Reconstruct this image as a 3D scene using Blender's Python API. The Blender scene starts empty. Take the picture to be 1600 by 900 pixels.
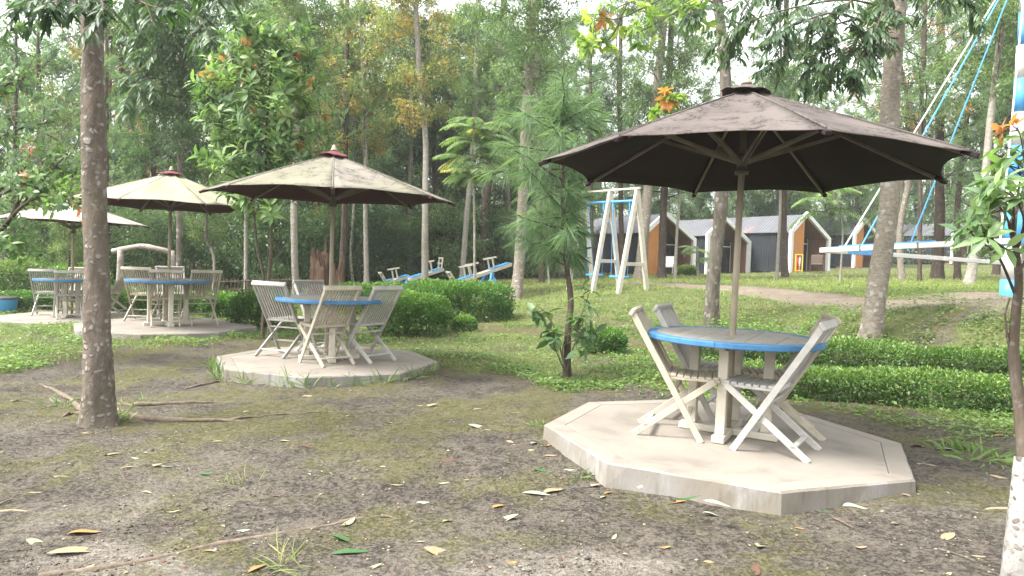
import bpy, math, random
import numpy as np
from mathutils import Matrix, Euler, Vector

random.seed(7)
SC = bpy.context.scene
COL = SC.collection
PI = math.pi

# ------------------------------------------------------------------ camera, sky, sun, exposure
FPX, PITCH, ROLL, HC = 1100.0, 0.043, 0.026, 1.40
cam_data = bpy.data.cameras.new('camera')
cam_data.sensor_width = 36.0
cam_data.lens = 36.0 * FPX / 1600.0
cam_data.clip_start = 0.05
cam_data.clip_end = 2000
cam = bpy.data.objects.new('camera', cam_data)
COL.objects.link(cam)
cam.matrix_world = (Matrix.Translation((0, 0, HC)) @ Euler((PI / 2 - PITCH, 0, 0)).to_matrix().to_4x4()
                    @ Matrix.Rotation(ROLL, 4, 'Z'))
SC.camera = cam

SUN_EL, SUN_AZ = math.radians(58), math.radians(250)     # azimuth clockwise from +Y: high on the left
world = bpy.data.worlds.new('World')
SC.world = world
world.use_nodes = True
wn, wl = world.node_tree.nodes, world.node_tree.links
sky = wn.new('ShaderNodeTexSky')
sky.sky_type = 'NISHITA'
sky.sun_disc = False
sky.sun_elevation = SUN_EL
sky.sun_rotation = SUN_AZ
sky.air_density = 1.0
sky.dust_density = 4.0
sky.ozone_density = 1.0
hs = wn.new('ShaderNodeHueSaturation')
hs.inputs['Saturation'].default_value = 0.10            # thin white overcast
hs.inputs['Value'].default_value = 1.0
wl.new(sky.outputs[0], hs.inputs['Color'])
wl.new(hs.outputs[0], wn['Background'].inputs['Color'])
wn['Background'].inputs['Strength'].default_value = 0.15

sun_data = bpy.data.lights.new('sun', 'SUN')
sun_data.energy = 1.5
sun_data.angle = math.radians(13)
sun_data.color = (1.0, 0.95, 0.88)
sun = bpy.data.objects.new('sun', sun_data)
COL.objects.link(sun)
sd = Vector((math.sin(SUN_AZ) * math.cos(SUN_EL), math.cos(SUN_AZ) * math.cos(SUN_EL), math.sin(SUN_EL)))
sun.rotation_euler = sd.to_track_quat('Z', 'Y').to_euler()
sun.location = sd * 40

SC.view_settings.view_transform = 'Standard'
SC.view_settings.look = 'None'
SC.view_settings.exposure = 2.3
SC.view_settings.gamma = 1.0
SC.cycles.max_bounces = 8
SC.cycles.diffuse_bounces = 5
SC.cycles.transmission_bounces = 5
SC.cycles.transparent_max_bounces = 6
SC.cycles.use_denoising = True


# ------------------------------------------------------------------ places in the photograph -> places in the world
def W(px, py, d):
    """world point seen at photo pixel (1600 x 900) at distance d along the view axis"""
    c, s = math.cos(ROLL), math.sin(ROLL)
    dx, dy = px - 800.0, py - 450.0
    xi, yi = dx * c + dy * s, -dx * s + dy * c
    x, u = xi / FPX * d, -yi / FPX * d
    return np.array([x, d * math.cos(PITCH) + u * math.sin(PITCH), HC - d * math.sin(PITCH) + u * math.cos(PITCH)])


def G(px, py, z=0.0):
    """world point seen at a pixel, on the level z"""
    a = W(px, py, 1.0) - np.array([0, 0, HC])
    t = (z - HC) / a[2]
    return np.array([0, 0, HC]) + a * t


CTRL = np.array([
    (0, 1, 0), (-6, 2, 0), (6, 2, .05), (0, 5, 0), (1.6, 5.2, 0), (3.2, 5.2, .05), (5, 5, .1), (-5, 6, 0),
    (-2.2, 8.5, 0), (-5.7, 11.3, .10), (-5.2, 10.0, .07), (-9.6, 14.3, -.08), (0, 8, 0), (2, 8, 0), (4.8, 6.6, .02), (6, 8.2, .03),
    (3.2, 7.5, 0), (4.2, 9.2, 0), (3.2, 9.9, .02), (8, 6.5, .05), (5.45, 10.7, .25), (7.05, 9.6, .78), (6.35, 11.2, .76),
    (5.6, 15.6, .70), (5.0, 10.0, .06), (6.2, 8.9, .06), (8.3, 8.0, .2), (8.6, 8.8, .78), (3.8, 13.2, .2),
    (9.6, 13.3, .93), (7.6, 12, .84), (12, 12, 1.0), (0, 11, .02), (0, 14, .15), (1.5, 14, .25), (2, 16, .45),
    (3.1, 17.5, .64), (2, 20, .66), (.1, 19, .26), (-3, 26, .4), (-6, 25, .2), (-4, 14, 0), (-12, 22, -.1),
    (-20, 30, 0), (8.5, 39, .66), (12.9, 43, .74), (17.3, 42, .98), (26, 52, 1.35), (38, 60, 1.8), (0, 45, .6),
    (-20, 60, .5), (60, 30, 2), (15, 20, 1.0), (10, 25, .75), (-40, 20, 0), (40, 5, .6), (-40, 0, 0),
    (0, 120, 1), (-100, 120, 1), (120, 120, 3), (0, -20, 0), (-60, -30, 0), (60, -30, .3)], dtype=float)


def _rbf_fit():
    p, z = CTRL[:, :2], CTRL[:, 2]
    n = len(p)
    r = np.sqrt(((p[:, None] - p[None]) ** 2).sum(-1) + .04)
    A = np.zeros((n + 3, n + 3))
    A[:n, :n] = r
    A[:n, n:] = np.c_[np.ones(n), p]
    A[n:, :n] = A[:n, n:].T
    return np.linalg.solve(A, np.r_[z, 0, 0, 0])


RBF = _rbf_fit()


def _hash(ix, iy, seed):
    h = (ix * 374761393 + iy * 668265263 + seed * 982451653) & 0xFFFFFFFF
    h = ((h ^ (h >> 13)) * 1274126177) & 0xFFFFFFFF
    return ((h ^ (h >> 16)) & 0xFFFF) / 65535.0


def noise2(x, y, scale, seed=0):
    """value noise 0..1, vectorised"""
    x, y = np.asarray(x, float) / scale, np.asarray(y, float) / scale
    ix, iy = np.floor(x).astype(np.int64), np.floor(y).astype(np.int64)
    fx, fy = x - ix, y - iy
    fx, fy = fx * fx * (3 - 2 * fx), fy * fy * (3 - 2 * fy)
    a, b = _hash(ix, iy, seed), _hash(ix + 1, iy, seed)
    c, d = _hash(ix, iy + 1, seed), _hash(ix + 1, iy + 1, seed)
    return (a * (1 - fx) + b * fx) * (1 - fy) + (c * (1 - fx) + d * fx) * fy


def smooth(a, b, x):
    t = np.clip((np.asarray(x, float) - a) / (b - a), 0, 1)
    return t * t * (3 - 2 * t)


def terrain_base(x, y):
    x, y = np.atleast_1d(np.asarray(x, float)), np.atleast_1d(np.asarray(y, float))
    z = RBF[-3] + RBF[-2] * x + RBF[-1] * y
    for i in range(len(CTRL)):
        z = z + RBF[i] * np.sqrt((x - CTRL[i, 0]) ** 2 + (y - CTRL[i, 1]) ** 2 + .04)
    return np.clip(z, -.4, 3.2)


DIRT_POLY = np.array([(-30, -8), (-30, 6), (-8, 6.6), (-5.4, 7.3), (-5.0, 8.6), (-4.5, 10.0), (-3.3, 10.4), (-2.5, 9.6),
                      (-1.2, 8.9), (-.8, 8.5), (.4, 7.7), (1.5, 7.7), (2.9, 7.3), (3.7, 6.7), (4.5, 6.1), (5.2, 5.5),
                      (8, 4.6), (30, 4), (30, -8)])
MOSS_PATH = np.array([(-3, 14.8), (-1, 13.4), (2.07, 11.5), (4.96, 8.5), (7.4, 6.6)])
TERR_PATH = np.array([(3.6, 21.5), (5.9, 16.6), (7.0, 12.4), (8.0, 10.7), (10, 9.6), (20, 8)])


def seg_dist(x, y, poly):
    d = np.full(np.shape(x), 1e9)
    for (ax, ay), (bx, by) in zip(poly[:-1], poly[1:]):
        vx, vy = bx - ax, by - ay
        t = np.clip(((x - ax) * vx + (y - ay) * vy) / (vx * vx + vy * vy), 0, 1)
        d = np.minimum(d, np.hypot(x - ax - t * vx, y - ay - t * vy))
    return d


def in_poly(x, y, poly):
    ins = np.zeros(np.shape(x), bool)
    n = len(poly)
    for i in range(n):
        (ax, ay), (bx, by) = poly[i], poly[(i + 1) % n]
        c = ((ay > y) != (by > y)) & (x < (bx - ax) * (y - ay) / (by - ay + 1e-12) + ax)
        ins ^= c
    return ins


def grass_mask(x, y):
    """1 on grass, 0 on bare dirt"""
    x, y = np.asarray(x, float), np.asarray(y, float)
    sd_ = seg_dist(x, y, np.vstack([DIRT_POLY, DIRT_POLY[:1]])) * np.where(in_poly(x, y, DIRT_POLY), -1, 1)
    wob = (noise2(x, y, .7, 3) - .5) * .9 + (noise2(x, y, .2, 4) - .5) * .35
    g = smooth(-.25, .35, sd_ + wob)
    mp = seg_dist(x, y, MOSS_PATH)
    g = np.minimum(g, .06 + smooth(.25, .6, mp + (noise2(x, y, .4, 5) - .5) * .4))
    tp = seg_dist(x, y, TERR_PATH)
    g = np.minimum(g, smooth(.45, 1.1, tp + (noise2(x, y, .9, 6) - .5) * .9))
    worn = smooth(.9, 2.2, np.hypot(x - 9.6, y - 13.3) + (noise2(x, y, .8, 9) - .5) * 1.0)
    g = np.minimum(g, worn)
    bank = np.exp(-(((x - 6.6) / .9) ** 2 + ((y - 10.2) / .8) ** 2))
    g = g * (1 - .85 * bank * smooth(.3, .6, noise2(x, y, .5, 11)))
    sparse = (1 - smooth(4.8, 6.4, x)) * smooth(2.6, 3.2, x) * (1 - smooth(6.9, 7.6, y))
    g = g * (1 - .6 * sparse * smooth(.25, .6, noise2(x, y, .45, 12)))
    return g


def terrain(x, y):
    z = terrain_base(x, y)
    x, y = np.atleast_1d(np.asarray(x, float)), np.atleast_1d(np.asarray(y, float))
    r = np.hypot(x, y)
    near = 1 - smooth(9, 22, r)
    z = z + (noise2(x, y, 1.3, 21) - .5) * .05
    z = z + near * ((noise2(x, y, .33, 22) - .5) * .022 + (noise2(x, y, .13, 23) - .5) * .011)
    return z


def tz(x, y):
    return float(terrain(x, y)[0])


def ground_at(px, d):
    p = W(px, 450, d)
    return np.array([p[0], p[1], tz(p[0], p[1])])


# ------------------------------------------------------------------ mesh helpers
def mesh_np(name, verts, faces, mats=None, attrs=None, smooth_shade=False, mat_idx=None):
    """faces: a list of index arrays, each (n, k)"""
    me = bpy.data.meshes.new(name)
    verts = np.asarray(verts, np.float32)
    if isinstance(faces, np.ndarray):
        faces = [faces]
    faces = [np.asarray(f, np.int32) for f in faces if len(f)]
    me.vertices.add(len(verts))
    me.vertices.foreach_set('co', verts.ravel())
    loops = np.concatenate([f.ravel() for f in faces])
    totals = np.concatenate([np.full(len(f), f.shape[1], np.int32) for f in faces])
    starts = np.concatenate([[0], np.cumsum(totals)[:-1]]).astype(np.int32)
    me.loops.add(len(loops))
    me.loops.foreach_set('vertex_index', loops)
    me.polygons.add(len(totals))
    me.polygons.foreach_set('loop_start', starts)
    me.polygons.foreach_set('loop_total', totals)
    if mat_idx is not None:
        me.polygons.foreach_set('material_index', np.asarray(mat_idx, np.int32))
    if smooth_shade:
        me.polygons.foreach_set('use_smooth', np.ones(len(totals), bool))
    for k, v in (attrs or {}).items():
        a = me.attributes.new(k, 'FLOAT', 'POINT')
        a.data.foreach_set('value', np.asarray(v, np.float32))
    me.update(calc_edges=True)
    me.validate()
    for m in (mats if isinstance(mats, (list, tuple)) else [mats] if mats else []):
        me.materials.append(m)
    return me


def obj(name, me, parent=None, loc=None, rot=None, scale=None):
    o = bpy.data.objects.new(name, me)
    COL.objects.link(o)
    if parent is not None:
        o.parent = parent
    if loc is not None:
        o.location = tuple(float(c) for c in loc)
    if rot is not None:
        o.rotation_euler = rot
    if scale is not None:
        o.scale = (scale,) * 3 if isinstance(scale, (int, float)) else scale
    return o


def tag(o, label, cat, group=None):
    o['label'] = label
    o['category'] = cat
    if group:
        o['group'] = group
    return o


def struct(o):
    o['kind'] = 'structure'
    return o


def stuff(o, label=None, cat=None):
    o['kind'] = 'stuff'
    if label:
        tag(o, label, cat)
    return o


def thing(name, label, cat, loc=(0, 0, 0), rot=None, group=None):
    return tag(obj(name, None, None, loc, rot), label, cat, group)


def copy_tree(o, parent=None):
    c = o.copy()
    COL.objects.link(c)
    if parent is not None:
        c.parent = parent
    for ch in list(o.children):
        copy_tree(ch, c)
    return c


class MB:
    """collects pieces of one mesh"""
    def __init__(self):
        self.v, self.f, self.n, self.mi = [], [], 0, []

    def add(self, verts, faces, mi=0):
        verts = np.asarray(verts, float)
        self.v.append(verts)
        for f in faces:
            self.f.append(tuple(int(i) + self.n for i in f))
            self.mi.append(mi)
        self.n += len(verts)
        return self

    def box(self, a, b, mi=0, bev=0.0):
        """axis box from corner a to corner b, with chamfered edges when bev > 0"""
        a, b = np.minimum(a, b).astype(float), np.maximum(a, b).astype(float)
        return self.obox((a + b) / 2, (b - a) / 2, np.eye(3), mi, bev)

    def obox(self, c, h, R, mi=0, bev=0.0):
        c, h = np.asarray(c, float), np.asarray(h, float)
        if bev <= 0:
            s = np.array([(x, y, z) for x in (-1, 1) for y in (-1, 1) for z in (-1, 1)], float) * h
            fs = [(0, 1, 3, 2), (4, 6, 7, 5), (0, 4, 5, 1), (2, 3, 7, 6), (0, 2, 6, 4), (1, 5, 7, 3)]
            return self.add(c + s @ np.asarray(R).T, fs, mi)
        pts, idx = [], {}
        for sx in (-1, 1):
            for sy in (-1, 1):
                for sz in (-1, 1):
                    for ax in range(3):
                        p = np.array([sx, sy, sz]) * (h - bev)
                        p[ax] = (sx, sy, sz)[ax] * h[ax]
                        idx[(sx, sy, sz, ax)] = len(pts)
                        pts.append(p)
        fs = []
        for ax in range(3):
            o1, o2 = [k for k in range(3) if k != ax]
            for s in (-1, 1):
                q = []
                for (u, v) in ((-1, -1), (1, -1), (1, 1), (-1, 1)):
                    k = [0, 0, 0]
                    k[ax], k[o1], k[o2] = s, u, v
                    q.append(idx[(k[0], k[1], k[2], ax)])
                fs.append(q)
        for ax in range(3):
            o1, o2 = [k for k in range(3) if k != ax]
            for u in (-1, 1):
                for v in (-1, 1):
                    q = []
                    for (s, a_) in ((-1, o1), (1, o1), (1, o2), (-1, o2)):
                        k = [0, 0, 0]
                        k[ax], k[o1], k[o2] = s, u, v
                        q.append(idx[(k[0], k[1], k[2], a_)])
                    fs.append(q)
        for sx in (-1, 1):
            for sy in (-1, 1):
                for sz in (-1, 1):
                    fs.append([idx[(sx, sy, sz, a_)] for a_ in range(3)])
        return self.add(c + np.array(pts) @ np.asarray(R).T, fs, mi)

    def bar(self, p, q, w, t, up=(0, 0, 1), mi=0, bev=0.0):
        """rectangular bar from p to q, w across, t thick along 'up'"""
        p, q = np.asarray(p, float), np.asarray(q, float)
        d = q - p
        L = np.linalg.norm(d)
        d = d / L
        s = np.cross(d, up)
        if np.linalg.norm(s) < 1e-6:
            s = np.cross(d, (1, 0, 0))
        s /= np.linalg.norm(s)
        u = np.cross(s, d)
        return self.obox((p + q) / 2, (L / 2, w / 2, t / 2), np.stack([d, s, u], 1), mi, bev)

    def tube(self, pts, radii, n=10, mi=0, caps=True, wob=None):
        v, f = tube_vf(pts, radii, n, caps, wob)
        return self.add(v, f, mi)

    def build(self, name, mats, parent=None, shade=False, loc=None, rot=None, scale=None):
        return obj(name, self.mesh(name, mats, shade), parent, loc, rot, scale)

    def mesh(self, name, mats, shade=False):
        me = bpy.data.meshes.new(name)
        me.from_pydata(np.concatenate(self.v).tolist(), [], self.f)
        for m in (mats if isinstance(mats, (list, tuple)) else [mats]):
            me.materials.append(m)
        if any(self.mi):
            me.polygons.foreach_set('material_index', np.array(self.mi, np.int32))
        me.update()
        # consistent outward normals
        import bmesh
        bm = bmesh.new()
        bm.from_mesh(me)
        bmesh.ops.recalc_face_normals(bm, faces=bm.faces)
        bm.to_mesh(me)
        bm.free()
        if shade:
            me.polygons.foreach_set('use_smooth', np.ones(len(me.polygons), bool))
        return me


def tube_vf(pts, radii, n=10, caps=True, wob=None):
    pts = np.asarray(pts, float)
    radii = np.broadcast_to(np.asarray(radii, float), (len(pts),))
    t = np.gradient(pts, axis=0)
    t /= np.linalg.norm(t, axis=1)[:, None] + 1e-12
    ref = np.array([1.0, 0, 0]) if abs(t[0][0]) < .8 else np.array([0, 1.0, 0])
    verts = []
    a = np.arange(n) * 2 * PI / n
    for i in range(len(pts)):
        u = np.cross(t[i], ref)
        u /= np.linalg.norm(u)
        w = np.cross(t[i], u)
        ref = -np.cross(t[i], u)
        ref = np.cross(u, t[i])
        rr = radii[i] * (1 if wob is None else wob(i, a))
        verts.append(pts[i] + (np.cos(a) * rr)[:, None] * u + (np.sin(a) * rr)[:, None] * w)
    v = np.concatenate(verts)
    f = []
    for i in range(len(pts) - 1):
        for j in range(n):
            k = (j + 1) % n
            f.append((i * n + j, i * n + k, (i + 1) * n + k, (i + 1) * n + j))
    if caps:
        f.append(tuple(range(n - 1, -1, -1)))
        f.append(tuple((len(pts) - 1) * n + j for j in range(n)))
    return v, f


def spline(pts, n):
    """Catmull-Rom through pts, n samples"""
    P = np.asarray(pts, float)
    P = np.vstack([2 * P[0] - P[1], P, 2 * P[-1] - P[-2]])
    out = []
    m = len(P) - 3
    for s in np.linspace(0, m - 1e-9, n):
        i = int(s)
        t = s - i
        a, b, c, d = P[i:i + 4]
        out.append(.5 * (2 * b + (c - a) * t + (2 * a - 5 * b + 4 * c - d) * t ** 2 + (3 * b - a - 3 * c + d) * t ** 3))
    return np.array(out)


def unit(v):
    v = np.asarray(v, float)
    return v / (np.linalg.norm(v, axis=-1, keepdims=True) + 1e-12)


# ------------------------------------------------------------------ materials
class NT:
    def __init__(self, name):
        self.m = bpy.data.materials.new(name)
        self.m.use_nodes = True
        self.t = self.m.node_tree
        self.b = self.t.nodes['Principled BSDF']
        self.out = self.t.nodes['Material Output']
        self._tc = None

    def n(self, kind, **kw):
        nd = self.t.nodes.new('ShaderNode' + kind)
        for k, v in kw.items():
            setattr(nd, k, v)
        return nd

    def link(self, a, b):
        self.t.links.new(a, b)

    def coords(self, which='Object', scale=(1, 1, 1), rnd=True):
        tc = self.n('TexCoord')
        mp = self.n('Mapping')
        mp.inputs['Scale'].default_value = scale
        self.link(tc.outputs[which], mp.inputs['Vector'])
        if rnd:
            oi = self.n('ObjectInfo')
            mu = self.n('Math', operation='MULTIPLY')
            mu.inputs[1].default_value = 37.0
            self.link(oi.outputs['Random'], mu.inputs[0])
            cb = self.n('CombineXYZ')
            for i in range(3):
                self.link(mu.outputs[0], cb.inputs[i])
            self.link(cb.outputs[0], mp.inputs['Location'])
        return mp.outputs[0]

    def noise(self, vec, scale, detail=4, rough=.55, dist=0):
        nd = self.n('TexNoise')
        nd.inputs['Scale'].default_value = scale
        nd.inputs['Detail'].default_value = detail
        nd.inputs['Roughness'].default_value = rough
        nd.inputs['Distortion'].default_value = dist
        self.link(vec, nd.inputs['Vector'])
        return nd.outputs['Fac']

    def ramp(self, fac, stops, interp='LINEAR'):
        r = self.n('ValToRGB')
        r.color_ramp.interpolation = interp
        el = r.color_ramp.elements
        while len(el) < len(stops):
            el.new(.5)
        for e, (p, c) in zip(el, stops):
            e.position = p
            e.color = (*c, 1) if len(c) == 3 else c
        self.link(fac, r.inputs['Fac'])
        return r.outputs['Color']

    def step(self, fac, a, b):
        mr = self.n('MapRange')
        mr.interpolation_type = 'SMOOTHSTEP'
        mr.inputs['From Min'].default_value = a
        mr.inputs['From Max'].default_value = b
        self.link(fac, mr.inputs['Value'])
        return mr.outputs['Result']

    def mix(self, fac, a, b):
        mx = self.n('Mix', data_type='RGBA')
        for sock, val in ((mx.inputs[0], fac), (mx.inputs[6], a), (mx.inputs[7], b)):
            if isinstance(val, (int, float)):
                sock.default_value = val
            elif isinstance(val, tuple):
                sock.default_value = (*val, 1)
            else:
                self.link(val, sock)
        return mx.outputs[2]

    def math(self, op, a, b=None):
        m = self.n('Math', operation=op)
        for i, v in enumerate((a, b)):
            if v is None:
                continue
            if isinstance(v, (int, float)):
                m.inputs[i].default_value = v
            else:
                self.link(v, m.inputs[i])
        return m.outputs[0]

    def attr(self, name):
        a = self.n('Attribute')
        a.attribute_name = name
        return a.outputs['Fac']

    def bump(self, height, strength, dist=.02):
        bp = self.n('Bump')
        bp.inputs['Strength'].default_value = strength
        bp.inputs['Distance'].default_value = dist
        self.link(height, bp.inputs['Height'])
        self.link(bp.outputs[0], self.b.inputs['Normal'])

    def base(self, c):
        if isinstance(c, tuple):
            self.b.inputs['Base Color'].default_value = (*c, 1)
        else:
            self.link(c, self.b.inputs['Base Color'])
        return self

    def set(self, rough=.7, spec=.3, metal=0.0):
        self.b.inputs['Roughness'].default_value = rough
        self.b.inputs['Specular IOR Level'].default_value = spec
        self.b.inputs['Metallic'].default_value = metal
        return self


def paint(name, c, c2, dirt, dirt_amt=.5, scale=6, rough=.65, stretch=(1, 1, 1), spec=.3):
    """weathered paint: two tones, grain and dirt"""
    t = NT(name).set(rough, spec)
    v = t.coords('Object', stretch)
    n1 = t.noise(v, scale, 5, .6)
    col = t.mix(t.step(n1, .35, .65), c, c2)
    n2 = t.noise(v, scale * 3.1, 6, .7, .4)
    col = t.mix(t.math('MULTIPLY', t.step(n2, .58, .78), dirt_amt), col, dirt)
    t.base(col)
    t.bump(n2, .25, .006)
    return t.m


MAT = {}
MAT['chair'] = paint('weathered_white_chair_paint', (.41, .365, .285), (.335, .30, .235), (.11, .09, .062), .85, 7)
MAT['chair_grey'] = paint('weathered_grey_chair_paint', (.385, .37, .335), (.305, .295, .27), (.12, .105, .085), .8, 7)
MAT['cream'] = paint('cream_paint', (0.488, 0.451, 0.370), (0.414, 0.385, 0.311), (0.163, 0.133, 0.089), .6, 5)
MAT['pole'] = paint('varnished_wood_pole', (0.311, 0.266, 0.192), (0.252, 0.215, 0.155), (0.118, 0.089, 0.059), .6, 5, .55)
MAT['rib'] = paint('umbrella_rib_wood', (0.200, 0.170, 0.133), (0.148, 0.126, 0.096), (0.059, 0.044, 0.037), .6, 8, .6)
MAT['blue'] = paint('worn_blue_paint', (.040, .140, .285), (.060, .175, .32), (.12, .13, .125), .75, 9, .6)
MAT['ride_blue'] = paint('ride_blue_paint', (0.056, 0.264, 0.560), (0.080, 0.304, 0.592), (0.280, 0.320, 0.336), .4, 4, .45)
MAT['white'] = paint('white_paint', (0.548, 0.540, 0.511), (0.488, 0.481, 0.451), (0.222, 0.200, 0.148), .5, 5, .55)
MAT['black_plastic'] = paint('dark_cap', (.03, .03, .03), (.05, .045, .04), (.1, .1, .09), .3, 9, .5)
MAT['hub'] = paint('umbrella_hub_plastic', (0.118, 0.104, 0.089), (0.081, 0.074, 0.067), (0.044, 0.037, 0.030), .5, 9, .5)


def m_tabletop():
    t = NT('weathered_table_boards').set(.6, .3)
    v = t.coords('Object', (2, 14, 2))
    n1 = t.noise(v, 6, 6, .6)
    v2 = t.coords('Object')
    n2 = t.noise(v2, 4, 4)
    col = t.mix(t.step(n1, .3, .7), (.30, .28, .24), (.22, .21, .185))
    col = t.mix(t.math('MULTIPLY', t.step(n2, .5, .7), .5), col, (.14, .13, .11))
    t.base(col)
    t.bump(n1, .3, .004)
    return t.m


MAT['tabletop'] = m_tabletop()


def m_canopy(name, c1, c2, mild, amt, moss=None):
    """sun-bleached canvas with mildew streaks running down from the top"""
    t = NT(name).set(.9, .15)
    v = t.coords('Object')
    n1 = t.noise(v, 1.6, 5, .6)
    n2 = t.noise(v, 4.5, 7, .72, .8)
    n3 = t.noise(v, 48, 4, .65)
    col = t.mix(t.step(n1, .35, .65), c1, c2)
    if moss:
        col = t.mix(t.math('MULTIPLY', t.step(t.noise(v, .9, 3), .42, .62), .75), col, moss)
    m = t.math('MULTIPLY', t.step(n2, .46, .62), t.step(n3, .40, .58))
    col = t.mix(t.math('MULTIPLY', m, amt), col, mild)
    t.base(col)
    w = t.noise(v, 140, 2)
    t.bump(t.math('ADD', t.math('MULTIPLY', w, .3), t.math('MULTIPLY', n1, 2.0)), .25, .01)
    return t.m


MAT['canopy_brown'] = m_canopy('faded_brown_canvas', (.108, .092, .083), (.078, .066, .060), (.018, .016, .015), .95)
MAT['canopy_mildew'] = m_canopy('mildewed_beige_canvas', (.175, .158, .134), (.135, .124, .104), (.030, .028, .024), .9, (.150, .145, .10))
MAT['canopy_olive'] = m_canopy('mossy_cream_canvas', (.27, .255, .20), (.24, .23, .165), (.09, .09, .06), .5, (.215, .22, .115))
MAT['canopy_pale'] = m_canopy('bleached_pinkish_canvas', (.31, .28, .25), (.27, .245, .22), (.12, .11, .10), .5)
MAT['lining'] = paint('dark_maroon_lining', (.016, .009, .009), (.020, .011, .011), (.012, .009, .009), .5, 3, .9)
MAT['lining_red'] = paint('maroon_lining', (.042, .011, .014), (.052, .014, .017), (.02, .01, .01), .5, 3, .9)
MAT['red_cloth'] = paint('red_cap_cloth', (.135, .030, .035), (.10, .028, .032), (.06, .04, .04), .6, 8, .85)


def m_concrete():
    t = NT('smooth_screeded_concrete').set(.75, .3)
    v = t.coords('Object')
    n1 = t.noise(v, 1.3, 5, .6)
    n2 = t.noise(v, 9, 6, .65, .5)
    n3 = t.noise(v, 70, 3, .6)
    col = t.mix(t.step(n1, .3, .7), (.222, .198, .166), (.182, .162, .136))
    col = t.mix(t.math('MULTIPLY', t.step(n2, .55, .8), .35), col, (.265, .243, .21))
    col = t.mix(t.math('MULTIPLY', t.step(t.noise(v, 2.6, 6, .6, .6), .50, .70), .5), col, (.118, .104, .086))
    col = t.mix(t.math('MULTIPLY', t.step(t.noise(v, 33, 4, .6), .62, .70), .4), col, (.12, .10, .08))
    t.base(col)
    t.bump(t.math('ADD', n3, n2), .12, .006)
    return t.m


def m_concrete_side():
    t = NT('stained_concrete_side').set(.85, .25)
    v = t.coords('Object', (1, 1, .35))
    n1 = t.noise(v, 5, 6, .65)
    n2 = t.noise(t.coords('Object'), 1.7, 4)
    n3 = t.noise(t.coords('Object', (1, 1, .12)), 14, 4)
    col = t.mix(t.step(n2, .35, .65), (.20, .19, .175), (.165, .145, .115))
    col = t.mix(t.step(n1, .45, .7), col, (.26, .25, .235))
    col = t.mix(t.math('MULTIPLY', t.step(n3, .55, .75), .55), col, (.085, .08, .055))
    t.base(col)
    t.bump(t.math('ADD', n1, t.noise(v, 60, 3)), .3, .01)
    return t.m


MAT['concrete'] = m_concrete()
MAT['concrete_side'] = m_concrete_side()


def m_bark(name, c1, c2, spot, spot_amt, spot_scale=9, furrow=.5, vz=.25):
    t = NT(name).set(.9, .2)
    v = t.coords('Object')
    vs = t.coords('Object', (1, 1, vz))
    n1 = t.noise(vs, 14, 6, .65, .5)
    n0 = t.noise(v, 2.2, 4)
    col = t.mix(t.step(n1, .35, .65), c1, c2)
    d = t.noise(v, 5, 3)
    add = t.n('VectorMath', operation='ADD')
    sc = t.n('VectorMath', operation='SCALE')
    sc.inputs['Scale'].default_value = .12
    nz = t.n('TexNoise')
    nz.inputs['Scale'].default_value = 7
    t.link(v, nz.inputs['Vector'])
    t.link(nz.outputs['Color'], sc.inputs[0])
    t.link(v, add.inputs[0])
    t.link(sc.outputs[0], add.inputs[1])
    vo = t.n('TexVoronoi')
    vo.inputs['Scale'].default_value = spot_scale
    t.link(add.outputs[0], vo.inputs['Vector'])
    blot = t.math('MULTIPLY', t.math('SUBTRACT', 1.0, t.step(t.math('ADD', vo.outputs['Distance'], t.math('MULTIPLY', n1, .45)), .42, .60)), t.step(d, .34, .52))
    blot2 = t.math('MULTIPLY', t.step(t.noise(vs, 22, 5, .7), .54, .66), .6)
    f = t.math('MULTIPLY', t.math('MAXIMUM', blot, blot2), spot_amt)
    col = t.mix(f, col, spot)
    col = t.mix(t.math('MULTIPLY', t.step(n0, .52, .7), .35), col, (.10, .09, .05))
    t.base(col)
    t.bump(t.math('ADD', n1, t.math('MULTIPLY', f, .4)), furrow, .03)
    return t.m


MAT['bark_lichen'] = m_bark('brown_bark_with_pale_lichen', (.142, .116, .092), (.095, .077, .060), (.25, .235, .21), .85, 15, .8, .55)
MAT['bark_grey'] = m_bark('grey_lichen_bark', (0.150, 0.131, 0.105), (0.083, 0.071, 0.056), (0.255, 0.240, 0.210), .85, 7, .8, .3)
MAT['bark_ringed'] = m_bark('pale_ringed_bark', (0.225, 0.195, 0.158), (0.143, 0.120, 0.094), (0.315, 0.300, 0.270), .8, 8, .5, 2.2)
MAT['bark_pale'] = m_bark('pale_smooth_bark', (0.270, 0.247, 0.210), (0.195, 0.176, 0.150), (0.345, 0.330, 0.300), .7, 8, .35, 1.5)
MAT['bark_pine'] = m_bark('dark_furrowed_pine_bark', (.085, .062, .048), (.05, .037, .03), (.16, .14, .12), .4, 6, .9, .2)
MAT['bark_young'] = m_bark('slim_brown_stem_bark', (0.098, 0.075, 0.056), (0.068, 0.053, 0.038), (0.188, 0.173, 0.150), .4, 20, .4, .4)
MAT['whitewash'] = m_bark('flaking_whitewash_on_bark', (.30, .29, .27), (.24, .23, .21), (.085, .066, .05), .9, 24, .6, .8)
MAT['rot'] = m_bark('rotten_reddish_wood', (.165, .10, .068), (.095, .058, .04), (.22, .165, .12), .5, 6, 1.0, .12)
MAT['birch'] = m_bark('white_birch_log', (0.330, 0.292, 0.255), (0.240, 0.210, 0.180), (0.105, 0.083, 0.068), .55, 8, .5, 2.5)
MAT['root'] = m_bark('soil_stained_root_bark', (0.150, 0.116, 0.086), (0.098, 0.075, 0.056), (0.203, 0.173, 0.143), .4, 12, .5, 1)


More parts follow.
